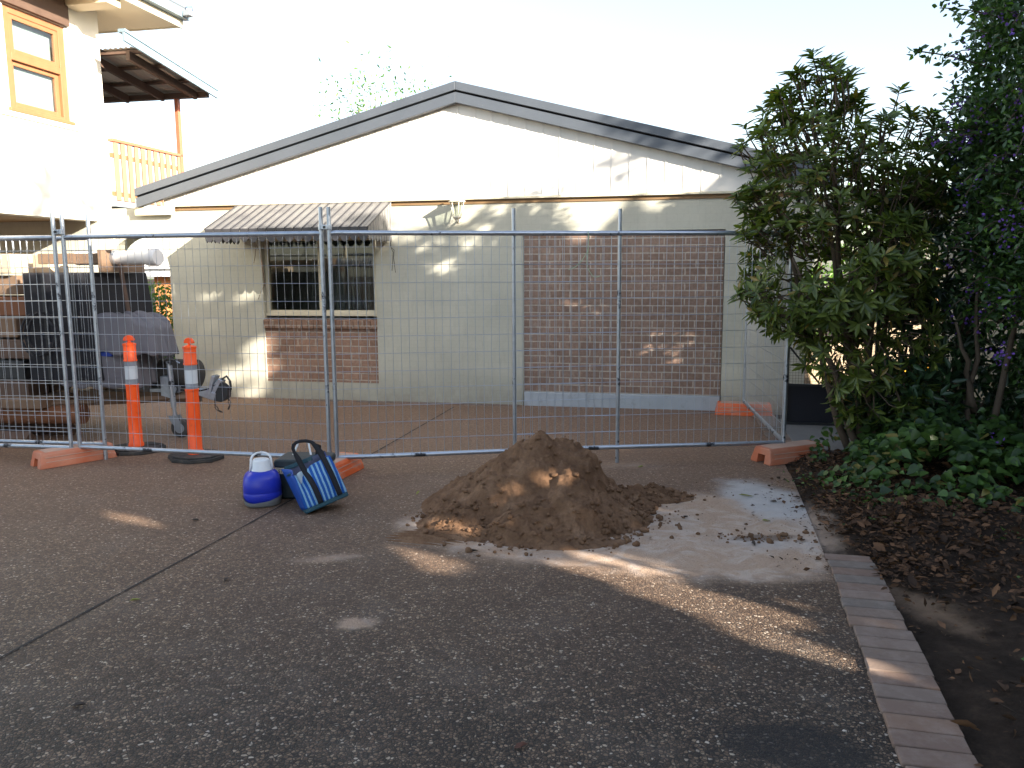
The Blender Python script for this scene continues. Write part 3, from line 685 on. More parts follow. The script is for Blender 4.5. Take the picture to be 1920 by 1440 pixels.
# ------------------------------------------------------------------ trailer and what is on it
tr = thing('trailer', 'dark canopy trailer parked beside the arch with its drawbar and jockey wheel toward the drive', 'trailer', (-3.0, 8.0, 0), R(-7))
m = MB(); m.box(-2.7, -.12, -.045, .045, .33, .43); m.tube([(-1.5, -.45, .36), (-.2, -.05, .38)], .035, 4); m.tube([(-1.5, .45, .36), (-.2, .05, .38)], .035, 4); m.box(-3.6, -1.4, -.6, .6, .34, .42); m.build('drawbar', M['oldtimber'], tr, bevel=.006)
m = MB(); m.box(-.62, -.30, -.06, .06, .431, .47); m.box(-.46, -.36, -.13, -.05, .36, .60); m.build('mounting_plate', M['wire'], tr, bevel=.004)
m = MB(); m.tube([(-.30, -.16, .08), (-.315, -.16, .35)], .019, 10); m.tube([(-.315, -.16, .30), (-.335, -.16, .74)], .027, 10); m.lathe([(.03, 0), (.03, .02)], 10, (-.335, -.16, .735)); m.tube([(-.335, -.16, .75), (-.27, -.17, .765), (-.22, -.17, .74)], .007, 5); m.box(-.34, -.29, -.16, -.05, .44, .50); jw = m.build('jockey_wheel', M['galv'], tr)
m = MB(); rx = Matrix.Rotation(R(90), 4, 'X'); m.lathe([(.045, -.03), (.088, -.028), (.096, -.015), (.096, .015), (.088, .028), (.045, .03)], 22, (-.255, -.16, .096), M=rx); m.build('tyre', M['rubber'], jw, smooth=True, auto=40)
m = MB(); m.lathe([(.012, -.034), (.05, -.03), (.05, .03), (.012, .034)], 16, (-.255, -.16, .096), M=rx); m.prism([(-.36, .22), (-.27, .22), (-.24, .16), (-.25, .085), (-.27, .085), (-.33, .15)], -.20, -.193); m.prism([(-.36, .22), (-.27, .22), (-.24, .16), (-.25, .085), (-.27, .085), (-.33, .15)], -.127, -.12); m.build('wheel_fork', M['greyp'], jw)
cm = Matrix.Translation((.06, 0, .45)) @ Matrix.Rotation(R(18), 4, 'Y')
m = MB(); m.box(-.16, .02, -.05, .05, -.10, -.02, M=cm); m.prism([(-.06, .0), (.0, .13), (.05, .12), (.02, -.06), (-.05, -.06)], -.04, .04, M=cm); m.box(-.07, -.03, -.055, .055, -.04, .14, M=cm); m.build('coupling', M['wire'], tr, bevel=.006)
m = MB(); m.prism([(.0, -.05), (.03, .10), (.12, .06), (.14, -.03), (.09, -.09), (.02, -.1)], -.045, .045, M=cm); m.tube([cm @ Vector(v) for v in ((.01, 0, .11), (.06, 0, .17), (.11, 0, .13), (.14, 0, .05))], .012, 6); m.build('coupling_latch', M['darksteel'], tr, bevel=.01)
m = MB()
for k in range(9):
    a = R(-25 + k * 34); c = Vector((.12 + .075 * math.cos(a), -.02, .32 + .085 * math.sin(a))); d = Vector((-math.sin(a), 0, math.cos(a))); n = Vector((math.cos(a), 0, math.sin(a))) if k % 2 else Vector((0, 1, 0))
    m.tube([c + d * .026 * math.cos(b) + n * .013 * math.sin(b) for b in [2 * math.pi * j / 8 for j in range(9)]], .0045, 5)
m.build('safety_chain', M['darksteel'], tr)
m = MB(); m.tube([(-.4, -.06, .47), (-.15, -.05, .44), (.0, -.05, .47), (.08, -.03, .52)], .008, 6); m.build('wiring_lead', M['webbing'], tr)
m = MB(); m.prism([(-1.52, .60), (-.80, .60), (-.93, 1.62), (-1.52, 1.62)], -.55, .55); m.build('canopy', M['black'], tr, bevel=.02)
m = MB(); m.box(-1.5, -.84, -.34, -.27, 1.70, 1.80); m.box(-1.5, -.84, .2, .27, 1.70, 1.80); m.box(-.845, -.80, -.40, .3, 1.62, 1.83); m.build('roof_rack', M['oldtimber'], tr, bevel=.006)
m = MB(); m.box(-.75, -.71, -.36, -.30, 1.835, 2.02); m.build('rack_post', M['cream'], tr, bevel=.004)
m = MB(); m.tube([(-.70, -.28, 1.70), (-.66, -.22, 1.05)], .02, 6); m.build('rack_strut', M['dtimber'], tr)
for y in (-.62, .62):
    w = MB(); w.lathe([(.17, -.09), (.28, -.085), (.31, -.05), (.31, .05), (.28, .085), (.17, .09)], 28, (-2.6, y, .31), M=rx); wo = w.build('wheel', M['rubber'], tr, smooth=True, auto=40)
    w = MB(); w.lathe([(.03, -.07), (.16, -.06), (.17, .06), (.03, .07)], 20, (-2.6, y, .31), M=rx); w.build('rim', M['greyp'], wo)
m = MB(); ry = Matrix.Rotation(R(90), 4, 'Y'); m.lathe([(.10, -.66), (.145, -.64), (.15, -.60), (.15, -.20), (.142, -.16), (.10, -.135), (.02, -.13)], 24, (-.02, .10, .60), M=ry)
# drum lies along the drawbar
o = m.build('tank', M['rubber'], tr, smooth=True, auto=45)
m = MB(); m.lathe([(.02, 0), (.022, .02), (.012, .03)], 8, (-.24, -.02, .74)); m.box(-.26, -.22, -.03, -.01, .755, .775); m.build('tap_handle', M['redp'], tr)
m = MB()
m.tube([(-1.30 + .16 * math.cos(a * .5), -.575 - .004 * a, 1.05 + .20 * math.sin(a * .5)) for a in range(0, 38)], .012, 6); m.build('hose', M['webbing'], tr, smooth=True)
for xx in (-1.32, -1.02):
    m = MB(); m.box(xx, xx + .035, -.562, -.552, .62, 1.60); m.build('tie_strap', M['darksteel'], tr)
m = MB(); m.prism([(-.60, .43), (-.42, .43), (-.42, .68), (-.47, .73), (-.60, .73)], .12, .30); m.build('jerry_can', M['bluefab'], tr, bevel=.015)
st_ = thing('storage_tube', 'white pvc pipe with a round screw cap projecting from the trailer roof rack', 'pipe', (-3.0, 8.0, 0), R(-7))
dirp = Vector((.97, -.24, 0)); p0 = Vector((-1.25, -.10, 1.755)); P = lambda d: p0 + dirp * d
m = MB(); m.tube([P(0), P(.90)], .066, 22); m.build('tube', M['pvc'], st_, smooth=True, auto=40)
m = MB(); m.tube([P(.885), P(.90), P(1.0), P(1.012)], [.074, .08, .08, .07], 22); m.build('end_cap', M['pvc'], st_, smooth=True, auto=40)
m = MB(); m.tube([P(.42), P(.44), P(.50), P(.52)], [.068, .074, .074, .068], 22); m.build('coupling_ring', M['wire'], st_, smooth=True, auto=40)
# tarpaulin bundle: a heap of folds
def lump(name, mat, c, r, seed, amp, par=None, fold=7.0, zmin=None, sq=3.0):
    bm = bmesh.new(); bmesh.ops.create_icosphere(bm, subdivisions=5, radius=1)
    for v in bm.verts:
        d = v.co.normalized(); e = 2 / sq
        k = (abs(d.x) ** sq + abs(d.y) ** sq + abs(d.z) ** sq) ** (-1 / sq)
        q = Vector((d.x * k, d.y * k, d.z * k)); w = Vector((q.x * r[0], q.y * r[1], q.z * r[2]))
        f = noise.noise(w * 3 + Vector((seed, 0, 0))) * amp + abs(noise.noise(Vector((w.x * fold + noise.noise(w * 2) * 2, w.y * fold, w.z * 2.2 + seed)))) * amp * .9
        w += d * f; v.co = Vector(c) + w
        if zmin is not None and v.co.z < zmin: v.co.z = zmin + .02 * noise.noise(w * 8)
    me = bpy.data.meshes.new(name); bm.to_mesh(me); bm.free(); me.materials.append(mat); me.polygons.foreach_set('use_smooth', [True] * len(me.polygons))
    o = bpy.data.objects.new(name, me); COL.objects.link(o)
    if par: o.parent = par
    return o
cb = thing('covered_bundle', 'bulky load wrapped in creased grey tarpaulin on the trailer drawbar', 'tarpaulin', (-3.0, 8.0, 0), R(-7))
def drape(c, rx, ry, ztop, zhem, seed, npl, slope=.35):
    nu, nv = 140, 34; vs = []
    for i in range(nv + 1):
        v = i / nv
        for j in range(nu):
            a = 2 * math.pi * j / nu; co, si = math.cos(a), math.sin(a); q = (abs(co) ** 3.2 + abs(si) ** 3.2) ** (-1 / 3.2)
            top = min(1, v / .55); dn = max(0, (v - .5) / .5)
            ple = abs(math.sin(a * npl / 2 + 1.3 * noise.noise(Vector((co * 2, si * 2, seed + v * .8))) * 2)) - .5
            r = q * (top ** .9) * (1 + .10 * dn + .09 * ple * dn)
            x, y = co * r * rx, si * r * ry
            z = ztop - slope * .10 * top ** 2 - (ztop - zhem) * dn ** 1.15 + .06 * noise.noise(Vector((x * 4, y * 4, seed))) * (1 - dn) + .07 * abs(noise.noise(Vector((x * 7 + y * 5 + 1.5 * noise.noise(Vector((x * 3, y * 3, 0))), y * 3 - x, seed + 3)))) + (.05 * noise.noise(Vector((co * 2, si * 2, seed)))) * dn
            z += .05 * math.sin(x * 4 + seed) * (1 - dn)
            vs.append((c[0] + x, c[1] + y, z))
    mb = MB(); mb.add(vs, [(i * nu + j, i * nu + (j + 1) % nu, (i + 1) * nu + (j + 1) % nu, (i + 1) * nu + j) for i in range(nv) for j in range(nu)])
    o = mb.build('tarpaulin', M['tarp'], cb, smooth=True); sm = o.modifiers.new('thickness', 'SOLIDIFY'); sm.thickness = .004
drape((-.84, -.16), .47, .30, 1.16, .86, 1.3, 15)
drape((-.98, -.16), .42, .31, .92, .56, 5.1, 17)
m = MB(); m.box(-1.36, -.72, -.475, -.45, .83, .88); m.build('strap', M['bluecloth'], cb, bevel=.008)
# timbers stacked at the far left
cols = ['board', 'oldtimber', 'rust', 'oldtimber', 'dtimber', 'darksteel', 'dtimber']
lab = ['bleached pale timber on top of the stack behind the left fence', 'brown timber second from the top of the stack', 'rusty red beam third from the top of the stack', 'grey brown timber under the rusty red beam', 'dark timber in the lower part of the stack', 'dark steel section low in the stack', 'dark stained timber at the very bottom of the stack']
for k in range(7):
    z1 = 1.80 - k * .205
    m = MB()
    for yy in (-.05, .28): m.box(-.95 - rnd.uniform(0, .1), .95 + rnd.uniform(-.15, .08), yy, yy + .27, z1 - .185, z1)
    o = m.build('timber_beam', M[cols[k]], bevel=.01); o.location = (-5.55, 8.05 + rnd.uniform(-.05, .05), 0); o.rotation_euler = (0, 0, R(-12 + rnd.uniform(-1.5, 1.5)))
    tag(o, lab[k], 'timber', 'timbers stacked behind the left fence')
m = MB(); m.tube([(-6.6, 7.95, .24), (-4.15, 7.75, .26)], .095, 16); tag(m.build('steel_pipe', M['rust'], smooth=True, auto=40), 'rusty steel pipe lying low under the timber stack', 'pipe')
m = MB(); m.tube([(-6.4, 7.8, .06), (-4.6, 7.6, .06)], .06, 4); m.tube([(-6.3, 8.3, .06), (-4.4, 8.0, .06)], .06, 4); tag(m.build('timber_bearer', M['dtimber']), 'rough bearers under the stack on the driveway', 'timber')

# ------------------------------------------------------------------ jug, cool box and bag
ju = thing('water_jug', 'squat blue insulated water jug with white lid and grey foot', 'jug', (-1.755, 5.53, 0), R(20)); ju.scale = (1.08, 1.08, 1.06)
m = MB(); m.lathe([(.088, .012), (.108, .03), (.119, .06), (.1195, .09), (.1175, .094), (.1195, .098), (.119, .14), (.113, .18), (.10, .207), (.078, .224), (.062, .230)], 36, sq=2.7); m.build('body', M['blue'], ju, smooth=True, auto=60)
m = MB(); n = 36; vs = []
for i, (r, z) in enumerate([(.098, .0), (.112, .01), (.1215, .05)]):
    for j in range(n):
        a = 2 * math.pi * j / n; co, si = math.cos(a), math.sin(a); e = 2 / 2.7
        zz = z if i < 2 else .035 + .03 * (.5 + .5 * math.cos(a * 2 + .9)); vs.append((math.copysign(abs(co) ** e, co) * r, math.copysign(abs(si) ** e, si) * r, zz))
m.add(vs, [(i * n + j, i * n + (j + 1) % n, (i + 1) * n + (j + 1) % n, (i + 1) * n + j) for i in range(2) for j in range(n)] + [tuple(range(n))]); m.build('foot', M['greyp'], ju, smooth=True, auto=50)
m = MB(); m.lathe([(.066, .228), (.066, .236), (.061, .242), (.055, .292), (.048, .302), (.03, .305)], 32); m.build('lid', M['whitep'], ju, smooth=True, auto=50)
m = MB()
hp = [(math.cos(a), math.sin(a)) for a in [math.pi * k / 12 for k in range(13)]]
m.tube([(.07, -.01, .225)] + [(.064 * c, -.012 + .03 * s, .27 + .072 * s ** .6) for c, s in hp] + [(-.07, -.01, .225)], .0075, 8); m.build('handle', M['whitep'], ju, smooth=True)
co = thing('cool_box', 'dark teal cool box with a marked cream band, behind the striped bag', 'cool box', (-1.50, 5.74, 0), R(-4))
m = MB(); m.prism([(-.165, .0), (.165, .0), (.18, .225), (-.18, .225)], -.12, .12); m.build('body', M['navy'], co, bevel=.02, seg=3)
m = MB(); m.box(-.184, .184, -.125, .125, .185, .232); m.build('label_band', M['band'], co, bevel=.006)
m = MB(); m.prism([(-.185, .233), (.185, .233), (.19, .275), (.175, .292), (-.175, .292), (-.19, .275)], -.135, .135); m.build('lid', M['navy'], co, bevel=.012, seg=3)
m = MB()
m.tube([(-.10, .03, .285), (-.065, .07, .385), (-.0, .075, .39), (.03, .04, .29)], .008, 6); m.build('handle', M['whitep'], co)
tx = bpy.data.curves.new('lettering', 'FONT'); tx.body = 'STCL'; tx.size = .034; tx.extrude = .0006; tx.shear = .1; to = bpy.data.objects.new('lettering', tx); COL.objects.link(to); to.data.materials.append(M['ink'])
dg = bpy.context.evaluated_depsgraph_get(); tm = bpy.data.meshes.new_from_object(to.evaluated_get(dg)); bpy.data.objects.remove(to); to = bpy.data.objects.new('lettering', tm); COL.objects.link(to)
if not tm.materials: tm.materials.append(M['ink'])
to.parent = co; to.location = (-.160, -.1262, .197); to.rotation_euler = (R(90), R(3), 0)

BAGM = Matrix.Translation((-1.37, 5.235, .012)) @ Matrix.Rotation(R(24), 4, 'Z') @ Matrix.Rotation(R(-17), 4, 'X') @ Matrix.Rotation(R(-17), 4, 'Y')
bag = thing('tote_bag', 'blue striped tote bag with black straps slumped against the cool box', 'bag')
bag.matrix_world = BAGM
bw, bd, bh = .30, .17, .30
def grid(fn, nu, nv, th=None):
    m = MB(); vs = [fn(i / nu, j / nv) for j in range(nv + 1) for i in range(nu + 1)]
    return m.add(vs, [(j * (nu + 1) + i, j * (nu + 1) + i + 1, (j + 1) * (nu + 1) + i + 1, (j + 1) * (nu + 1) + i) for j in range(nv) for i in range(nu)])
def front(u, v):
    x = bw * u + .015 * v * (1 - 2 * u); y = -.018 * math.sin(math.pi * v) + .01 * math.sin(7 * u) * v
    sag = math.exp(-((u - .24) / .12) ** 2) * v ** 2
    return (x - .05 * sag, y + .055 * sag, .03 + (bh - .03) * v - .075 * sag - .03 * v * (1 - u) ** 2)
def solid(mb, name, mat, par, t=.004):
    o = mb.build(name, mat, par, smooth=True); s = o.modifiers.new('thickness', 'SOLIDIFY'); s.thickness = t; s.offset = 0; return o
solid(grid(front, 30, 24), 'front_panel', M['stripe'], bag)
solid(grid(lambda u, v: (bw * u, bd + .01 * math.sin(5 * u) * v, .03 + (bh + .015) * v), 12, 10), 'back_panel', M['baginner'], bag)
def side(sx):
    def f(u, v):
        x = (0 if sx < 0 else bw) + sx * (-.05 * math.sin(math.pi * u) * v ** 1.5 + (.0 if sx > 0 else .02 * v)); fr = front(0 if sx < 0 else 1, v)
        return (x * (u > 0 and u < 1) + (fr[0] if u == 0 else (x if u == 1 else 0)), fr[1] * (1 - u) + bd * u, fr[2] * (1 - u) + (.03 + (bh + .015) * v) * u)
    return f
solid(grid(side(-1), 10, 12), 'side_panel', M['bluefab'], bag); solid(grid(side(1), 10, 12), 'side_panel', M['bluefab'], bag)
m = MB(); m.box(-.003, bw + .003, -.004, bd + .004, .0, .032); m.build('base_panel', M['bagdark'], bag, bevel=.008)
m = MB(); m.box(.0, bw, bd - .004, bd + .006, bh + .022, bh + .05); m.box(-.006, -.0, .0, bd, bh - .02, bh - .005); m.build('top_hem', M['bagdark'], bag, bevel=.002)
def ribbon(pts, w, name, mat, par, slim=None):
    m = MB(); pts = [Vector(p) for p in pts]; vs = []
    for i, p in enumerate(pts):
        d = (pts[min(i + 1, len(pts) - 1)] - pts[max(i - 1, 0)]).normalized(); s = d.cross(Vector((0, 1, 0)))
        s = s.normalized() if s.length > .05 else Vector((0, 0, 1)); ww = w * (.62 if slim and slim[0] < i < slim[1] else 1); vs += [p - s * ww / 2, p + s * ww / 2]
    m.add(vs, [(2 * i, 2 * i + 1, 2 * i + 3, 2 * i + 2) for i in range(len(pts) - 1)])
    return solid(m, name, mat, par, .005)
def strap_path(u, yo=-.012): return [Vector(front(u, v / 10)) + Vector((0, yo, 0)) for v in range(11)]
a, b = strap_path(.36), strap_path(.82)
a0, b0 = a[-1], b[-1]
loop = [a0.lerp(b0, k / 10) + Vector((-.06 * math.sin(math.pi * min(k / 10 * 1.3, 1)) , .02 * math.sin(math.pi * k / 10), .19 * math.sin(math.pi * k / 10) ** .55)) for k in range(1, 10)]
ribbon(a + loop + b[::-1], .036, 'strap', M['webbing'], bag, (11, 19))
ka, kb = Vector((.06, bd + .01, bh + .03)), Vector((.24, bd + .01, bh + .03))
ribbon([Vector((.24, bd + .009, .05)), kb, kb + Vector((.03, -.05, .075)), kb + Vector((.02, -.08, .02)), Vector((.25, .04, bh - .02))], .036, 'strap', M['webbing'], bag)
lump('ice_pack', M['bagwhite'], (.078, .062, .215), (.04, .018, .06), 2.2, .01, bag, 8)

# ------------------------------------------------------------------ sand heap
def hsand(x, y):
    def cone(cx, cy, h, rx, ry, p=1.0, rot=0):
        dx, dy = x - cx, y - cy; c, s = math.cos(rot), math.sin(rot); dx, dy = c * dx + s * dy, -s * dx + c * dy
        d = math.sqrt((dx / rx) ** 2 + (dy / ry) ** 2); return h * max(0, 1 - d ** p)
    n1 = noise.noise(Vector((x * 2.2, y * 2.2, 3))); w = .10 * n1
    h = max(cone(.17 + w, 5.38, .56, .82, .78, .95), cone(.45, 5.46 + w, .435, .25, .5, 2.4), cone(.33, 5.12, .36, .40, .50, 1.5, .3), cone(.12, 4.98, .27, .5, .42, 1.35), cone(.56, 5.40, .24, .24, .32, 2.2),
            cone(.33, 5.44, .50, .36, .5, 1.8), cone(.95, 5.66, .105, .38, .22, 1.4, -.05), cone(-.22, 5.05, .14, .42, .36, 1.3), cone(.28, 4.75, .085, .5, .24, 1.3))
    # shovelled scoop on the front left
    h -= .07 * math.exp(-(((x + .08) / .16) ** 2 + ((y - 4.98) / .10) ** 2))
    e = min(1, max(0, h / .06)); v = Vector((x, y, h))
    h += e * (.050 * (noise.turbulence(v * 4.5, 4, False) - .32) + .016 * (noise.turbulence(v * 19, 3, False) - .3))
    c = noise.cell_vector(Vector((x * 16, y * 16, 0))) if False else None
    k = noise.noise(v * 26); F1 = noise.voronoi(v * 17)[0][0]; F2 = noise.voronoi(v * 38)[0][0]; pt = max(0, min(1, .5 + 2.2 * noise.noise(v * 3.1 + Vector((4, 4, 4)))))
    h += e * (pt * (.030 * (.45 - F1) + .012 * (.45 - F2)) + .006 * k + .005 * noise.noise(v * 60) + .004 * noise.noise(v * 110))
    # tyre ribs pressed in the loose sand at the left foot
    tx_, ty_ = x + .50, y - 4.78; rr = math.sqrt((tx_ / .34) ** 2 + (ty_ / .20) ** 2)
    if rr < 1: h += (1 - rr) * (.022 + .016 * math.sin(130 * (ty_ + .35 * tx_ + .25 * tx_ * tx_)))
    return h
nx, ny = 300, 240; X0, X1, Y0, Y1 = -.95, 1.5, 4.30, 6.25
vs = []
for j in range(ny + 1):
    y = Y0 + (Y1 - Y0) * j / ny
    for i in range(nx + 1):
        x = X0 + (X1 - X0) * i / nx; vs.append((x, y, hsand(x, y) - .006))
fs = [(j * (nx + 1) + i, j * (nx + 1) + i + 1, (j + 1) * (nx + 1) + i + 1, (j + 1) * (nx + 1) + i) for j in range(ny) for i in range(nx)]
fs = [f for f in fs if max(vs[k][2] for k in f) > -.0005]
sp = thing('sand_pile', 'heap of damp brown sand dumped on the driveway in front of the fence', 'sand pile', (.2, 5.2, 0))
mb = MB(); mb.add(vs, fs); so = mb.build('sand', M['sand'], sp, (.2, 5.2, 0), smooth=True)
bm = bmesh.new()
def clod(x, y, r):
    z = max(0, hsand(x, y)); ret = bmesh.ops.create_icosphere(bm, subdivisions=2, radius=r); o3 = Vector((x, y, z + r * .35)); sd = rnd.uniform(0, 50); sx = rnd.uniform(.8, 1.3)
    for v in ret['verts']:
        f = 1 + .5 * noise.noise(v.co / r * 1.3 + Vector((sd, 0, 0))); v.co = Vector((v.co.x * f * sx, v.co.y * f, v.co.z * f * .8)) + o3 - Vector((.2, 5.2, 0))
for k in range(420):
    a = rnd.uniform(math.pi * .95, math.pi * 2.12); d = rnd.gauss(.88, .16); x, y = .22 + d * .78 * math.cos(a), 5.2 + d * .66 * math.sin(a)
    clod(x, y, min(.024, .004 + rnd.expovariate(1 / .005)))
for k in range(130): clod(rnd.gauss(.95, .20), rnd.gauss(5.62, .10), min(.022, .004 + rnd.expovariate(1 / .005)))
for k in range(90):
    x, y = rnd.uniform(-.3, .75), rnd.uniform(4.8, 5.5); clod(x, y, min(.02, .004 + rnd.expovariate(1 / .005)))
for k in range(90): clod(rnd.gauss(1.5, .17), rnd.gauss(4.73, .05), .003 + rnd.expovariate(1 / .004))
me = bpy.data.meshes.new('clods'); bm.to_mesh(me); bm.free(); me.materials.append(M['sand']); me.polygons.foreach_set('use_smooth', [True] * len(me.polygons))
cl = bpy.data.objects.new('clods', me); COL.objects.link(cl); cl.parent = sp; cl['kind'] = 'stuff'

# ------------------------------------------------------------------ foliage
rng = np.random.default_rng(11)
def unit(a): return a / np.maximum(1e-9, np.linalg.norm(a, axis=1, keepdims=True))
LANCE, ROUND = ((.2, .62), (.5, 1), (.8, .58)), ((.07, .6), (.28, 1), (.62, .66))
def leaves(name, P, D, N, L, W, mat, parent=None, fold=.25, droop=.12, off=(0, 0, 0), shape=((.35, 1), (.72, .62))):
    P, D, N = np.asarray(P, float), unit(np.asarray(D, float)), np.asarray(N, float)
    n = len(P); L = np.broadcast_to(np.asarray(L, float), (n,))[:, None]; W = np.broadcast_to(np.asarray(W, float), (n,))[:, None]
    Sd = unit(np.cross(D, N)); N = unit(np.cross(Sd, D)); k = len(shape); nv = 2 + 2 * k
    V = np.empty((n, nv, 3)); V[:, 0] = P; V[:, 1] = P + D * L - N * L * droop
    for i, (a, w) in enumerate(shape):
        for q, sd in ((2 + i, 1), (2 + k + i, -1)):
            V[:, q] = P + D * L * a + Sd * W * .5 * w * sd + N * (W * fold * .5 * w - L * droop * a * a)
    V = V.reshape(-1, 3) - np.array(off); base = (np.arange(n) * nv)[:, None]
    fa = [0] + [2 + i for i in range(k)] + [1]; fb = [0, 1] + [2 + k + i for i in range(k)][::-1]
    F = np.stack([base + np.array([fa]), base + np.array([fb])], 1).reshape(-1, k + 2)
    me = bpy.data.meshes.new(name); me.vertices.add(len(V)); me.vertices.foreach_set('co', V.ravel())
    me.loops.add(F.size); me.loops.foreach_set('vertex_index', F.ravel().astype(np.int32))
    me.polygons.add(len(F)); me.polygons.foreach_set('loop_start', (np.arange(len(F)) * (k + 2)).astype(np.int32)); me.polygons.foreach_set('loop_total', np.full(len(F), k + 2, np.int32))
    me.update(calc_edges=True); me.validate(); me.materials.append(mat)
    o = bpy.data.objects.new(name, me); COL.objects.link(o)
    if parent: o.parent = parent
    return o
def rdir(n, up=0.0):
    d = rng.normal(size=(n, 3)); d[:, 2] += up; return unit(d)

# spots where the sun gets through the unseen trees (places on walls, drive and sand), as gaps left between the leaves
SPOT = [([-3.91, 10.51, 1.33], .03), ([-3.36, 10.4, 1.33], .05), ([-3.21, 10.37, .67], .12), ([-3.19, 10.36, .39], .12), ([-3.6, 10.45, .32], .133), ([-3.35, 10.4, .08], .1), ([-.83, 9.88, 1.64], .233), ([-1.09, 9.94, 1.89], .167), ([-.5, 9.82, 1.92], .167), ([-.34, 9.78, 2.1], .2), ([-1.01, 9.92, 2.24], .3), ([-.56, 9.83, 2.29], .4), ([-1.28, 9.98, 1.99], .2), ([-.11, 9.74, 2.31], .167), ([.29, 9.65, 2.31], .1), ([.57, 9.6, 2.36], .1), ([.99, 9.51, 2.35], .147), ([.87, 9.54, 2.08], .08), ([.66, 9.58, 1.19], .147), ([1.0, 9.51, 1.07], .187), ([1.67, 9.37, .73], .2), ([1.91, 9.32, .64], .133), ([.13, 4.95, .29], -.05), ([.28, 5.0, .33], -.04), ([.34, 5.0, .28], -.06), ([.28, 4.7, .09], -.05)]
STRK = [([.39, 4.45], [.74, 4.19], .05), ([.45, 4.16], [.8, 3.9], .06), ([.71, 4.01], [1.21, 3.67], .065), ([.73, 3.83], [1.11, 3.58], .05), ([1.01, 3.49], [1.24, 3.33], .045), ([1.11, 3.36], [1.37, 3.14], .05), ([-.63, 4.56], [-.49, 4.42], .045), ([-.44, 4.34], [-.3, 4.23], .04), ([-2.59, 5.24], [-2.41, 5.1], .05), ([-.55, 5.01], [-.42, 4.9], .045)]
hdir = np.array([HX, HY, 0.]); evec = np.array([-HY, HX, 0.]); evec = evec if evec[0] > 0 else -evec
wvec = hdir * math.sin(SUN_EL) + np.array([0, 0, math.cos(SUN_EL)])
def uv(P): P = np.atleast_2d(np.asarray(P, float)); return P @ evec, P @ wvec
gu, gv, gr = [], [], []
for p, r in SPOT:
    a, b = uv(p); gu.append(a[0]); gv.append(b[0]); gr.append(r * .40 + .025)
for a, b, w in STRK:
    for t in np.linspace(0, 1, 14):
        p = [a[0] + (b[0] - a[0]) * t, a[1] + (b[1] - a[1]) * t, 0]; x, y = uv(p); gu.append(x[0]); gv.append(y[0]); gr.append(w * .22 + .012)
gu, gv, gr = map(np.array, (gu, gv, gr))
def in_gap(P, k=1.0, ex=0.0):
    u, v = uv(P); out = np.zeros(len(u), bool)
    for a, b, r in zip(gu, gv, gr): out |= (u - a) ** 2 + (v - b) ** 2 < (r * k + ex) ** 2
    return out
TOP = [(G(-5.6, -1.2, .95)), (G(-4.6, 0, 1.95)), (G(-3.3, -.8, 2.48)), (G(-1.6, -.8, 2.52)), (G(-1, 0, 2.25)), (G(.2, 0, 2.42)), (G(1.2, 0, 2.58)), (G(2.4, 0, 2.78)), (G(3.4, 0, 3.05))]
BLOB = [(G(-5.52, -.95, 2.62), .20, 60), (G(-5.52, -.18, 2.5), .10, 22), (G(1.75, -.1, 3.2), .20, 60), (G(2.5, 0, 3.0), .16, 18)]  # extra leaf clusters added to drop shadow blobs on house and gable
tu, tv = uv([list(p) for p in TOP]); od = np.argsort(tu); tu, tv = tu[od], tv[od]
n = 105000
u = rng.uniform(-3.5, 10.2, n); k = rng.uniform(4.2, 6.6, n)
vmax = np.interp(u, tu, tv) + .10 * np.sin(u * 5.1) + .07 * np.sin(u * 13 + 1) - .22
v = rng.uniform(-4.3, 4.6, n)
keep = v < vmax - np.abs(rng.normal(0, .08, n))
u, k, v = u[keep], k[keep], v[keep]
z = (v + k * math.sin(SUN_EL)) / math.cos(SUN_EL)
P = u[:, None] * evec - k[:, None] * hdir; P[:, 2] = z
ok = (z > .1); P = P[ok]
for b_, r_, n_ in BLOB:
    a_, c_ = uv(list(b_)); uu, vv, kk_ = a_[0] + rng.normal(0, r_ * .6, n_), c_[0] + rng.normal(0, r_, n_), rng.uniform(4.4, 6, n_)
    Q = uu[:, None] * evec - kk_[:, None] * hdir; Q[:, 2] = (vv + kk_ * math.sin(SUN_EL)) / math.cos(SUN_EL); P = np.concatenate([P, Q])
L = rng.uniform(.13, .26, len(P)); D = rdir(len(P))
ctr = P + D * L[:, None] * .5
gap = np.zeros(len(P), bool)
for f in (0, .25, .5, .75, 1): gap |= in_gap(P + D * L[:, None] * f, 1.0, L * .18)
P, D, L = P[~gap], D[~gap], L[~gap]
o = leaves('unseen_tree_belt', P, D, rdir(len(P)), L, L * .7, M['leaf_unseen_belt']); tag(o, 'unseen belt of leafy trees, gaps shaped so its shade dapples the garage', 'trees', kind='stuff')  # trees out of view, leaves cut away where sun should land

# the broad glossy shrub by the fence corner
sh = thing('flowering_shrub', 'tall glossy leaved shrub with whorled lance leaves beside the fence corner', 'shrub', (3.0, 6.75, 0))
SO = (3.0, 6.75, 0)
tips, axes = [], []
def crown_ok(p):
    # outline in the shrub's own profile: broad middle, two heads, narrow skirt
    x, y, z = p; lob = .18 * noise.noise(Vector((x * 2.2, y * 2.2, z * 2.2)))
    A = ((x - 2.45) / .62) ** 2 + ((y - 6.7) / .65) ** 2 + ((z - 2.45) / .80) ** 2
    B = ((x - 3.0) / .52) ** 2 + ((y - 6.7) / .60) ** 2 + ((z - 2.25) / .72) ** 2
    C = ((x - 2.62) / .80) ** 2 + ((y - 6.7) / .75) ** 2 + ((z - 1.65) / .70) ** 2
    E = ((x - 2.92) / .58) ** 2 + ((y - 6.6) / .55) ** 2 + ((z - .95) / .62) ** 2
    return min(A, B, C, E) + lob
cnt = 0
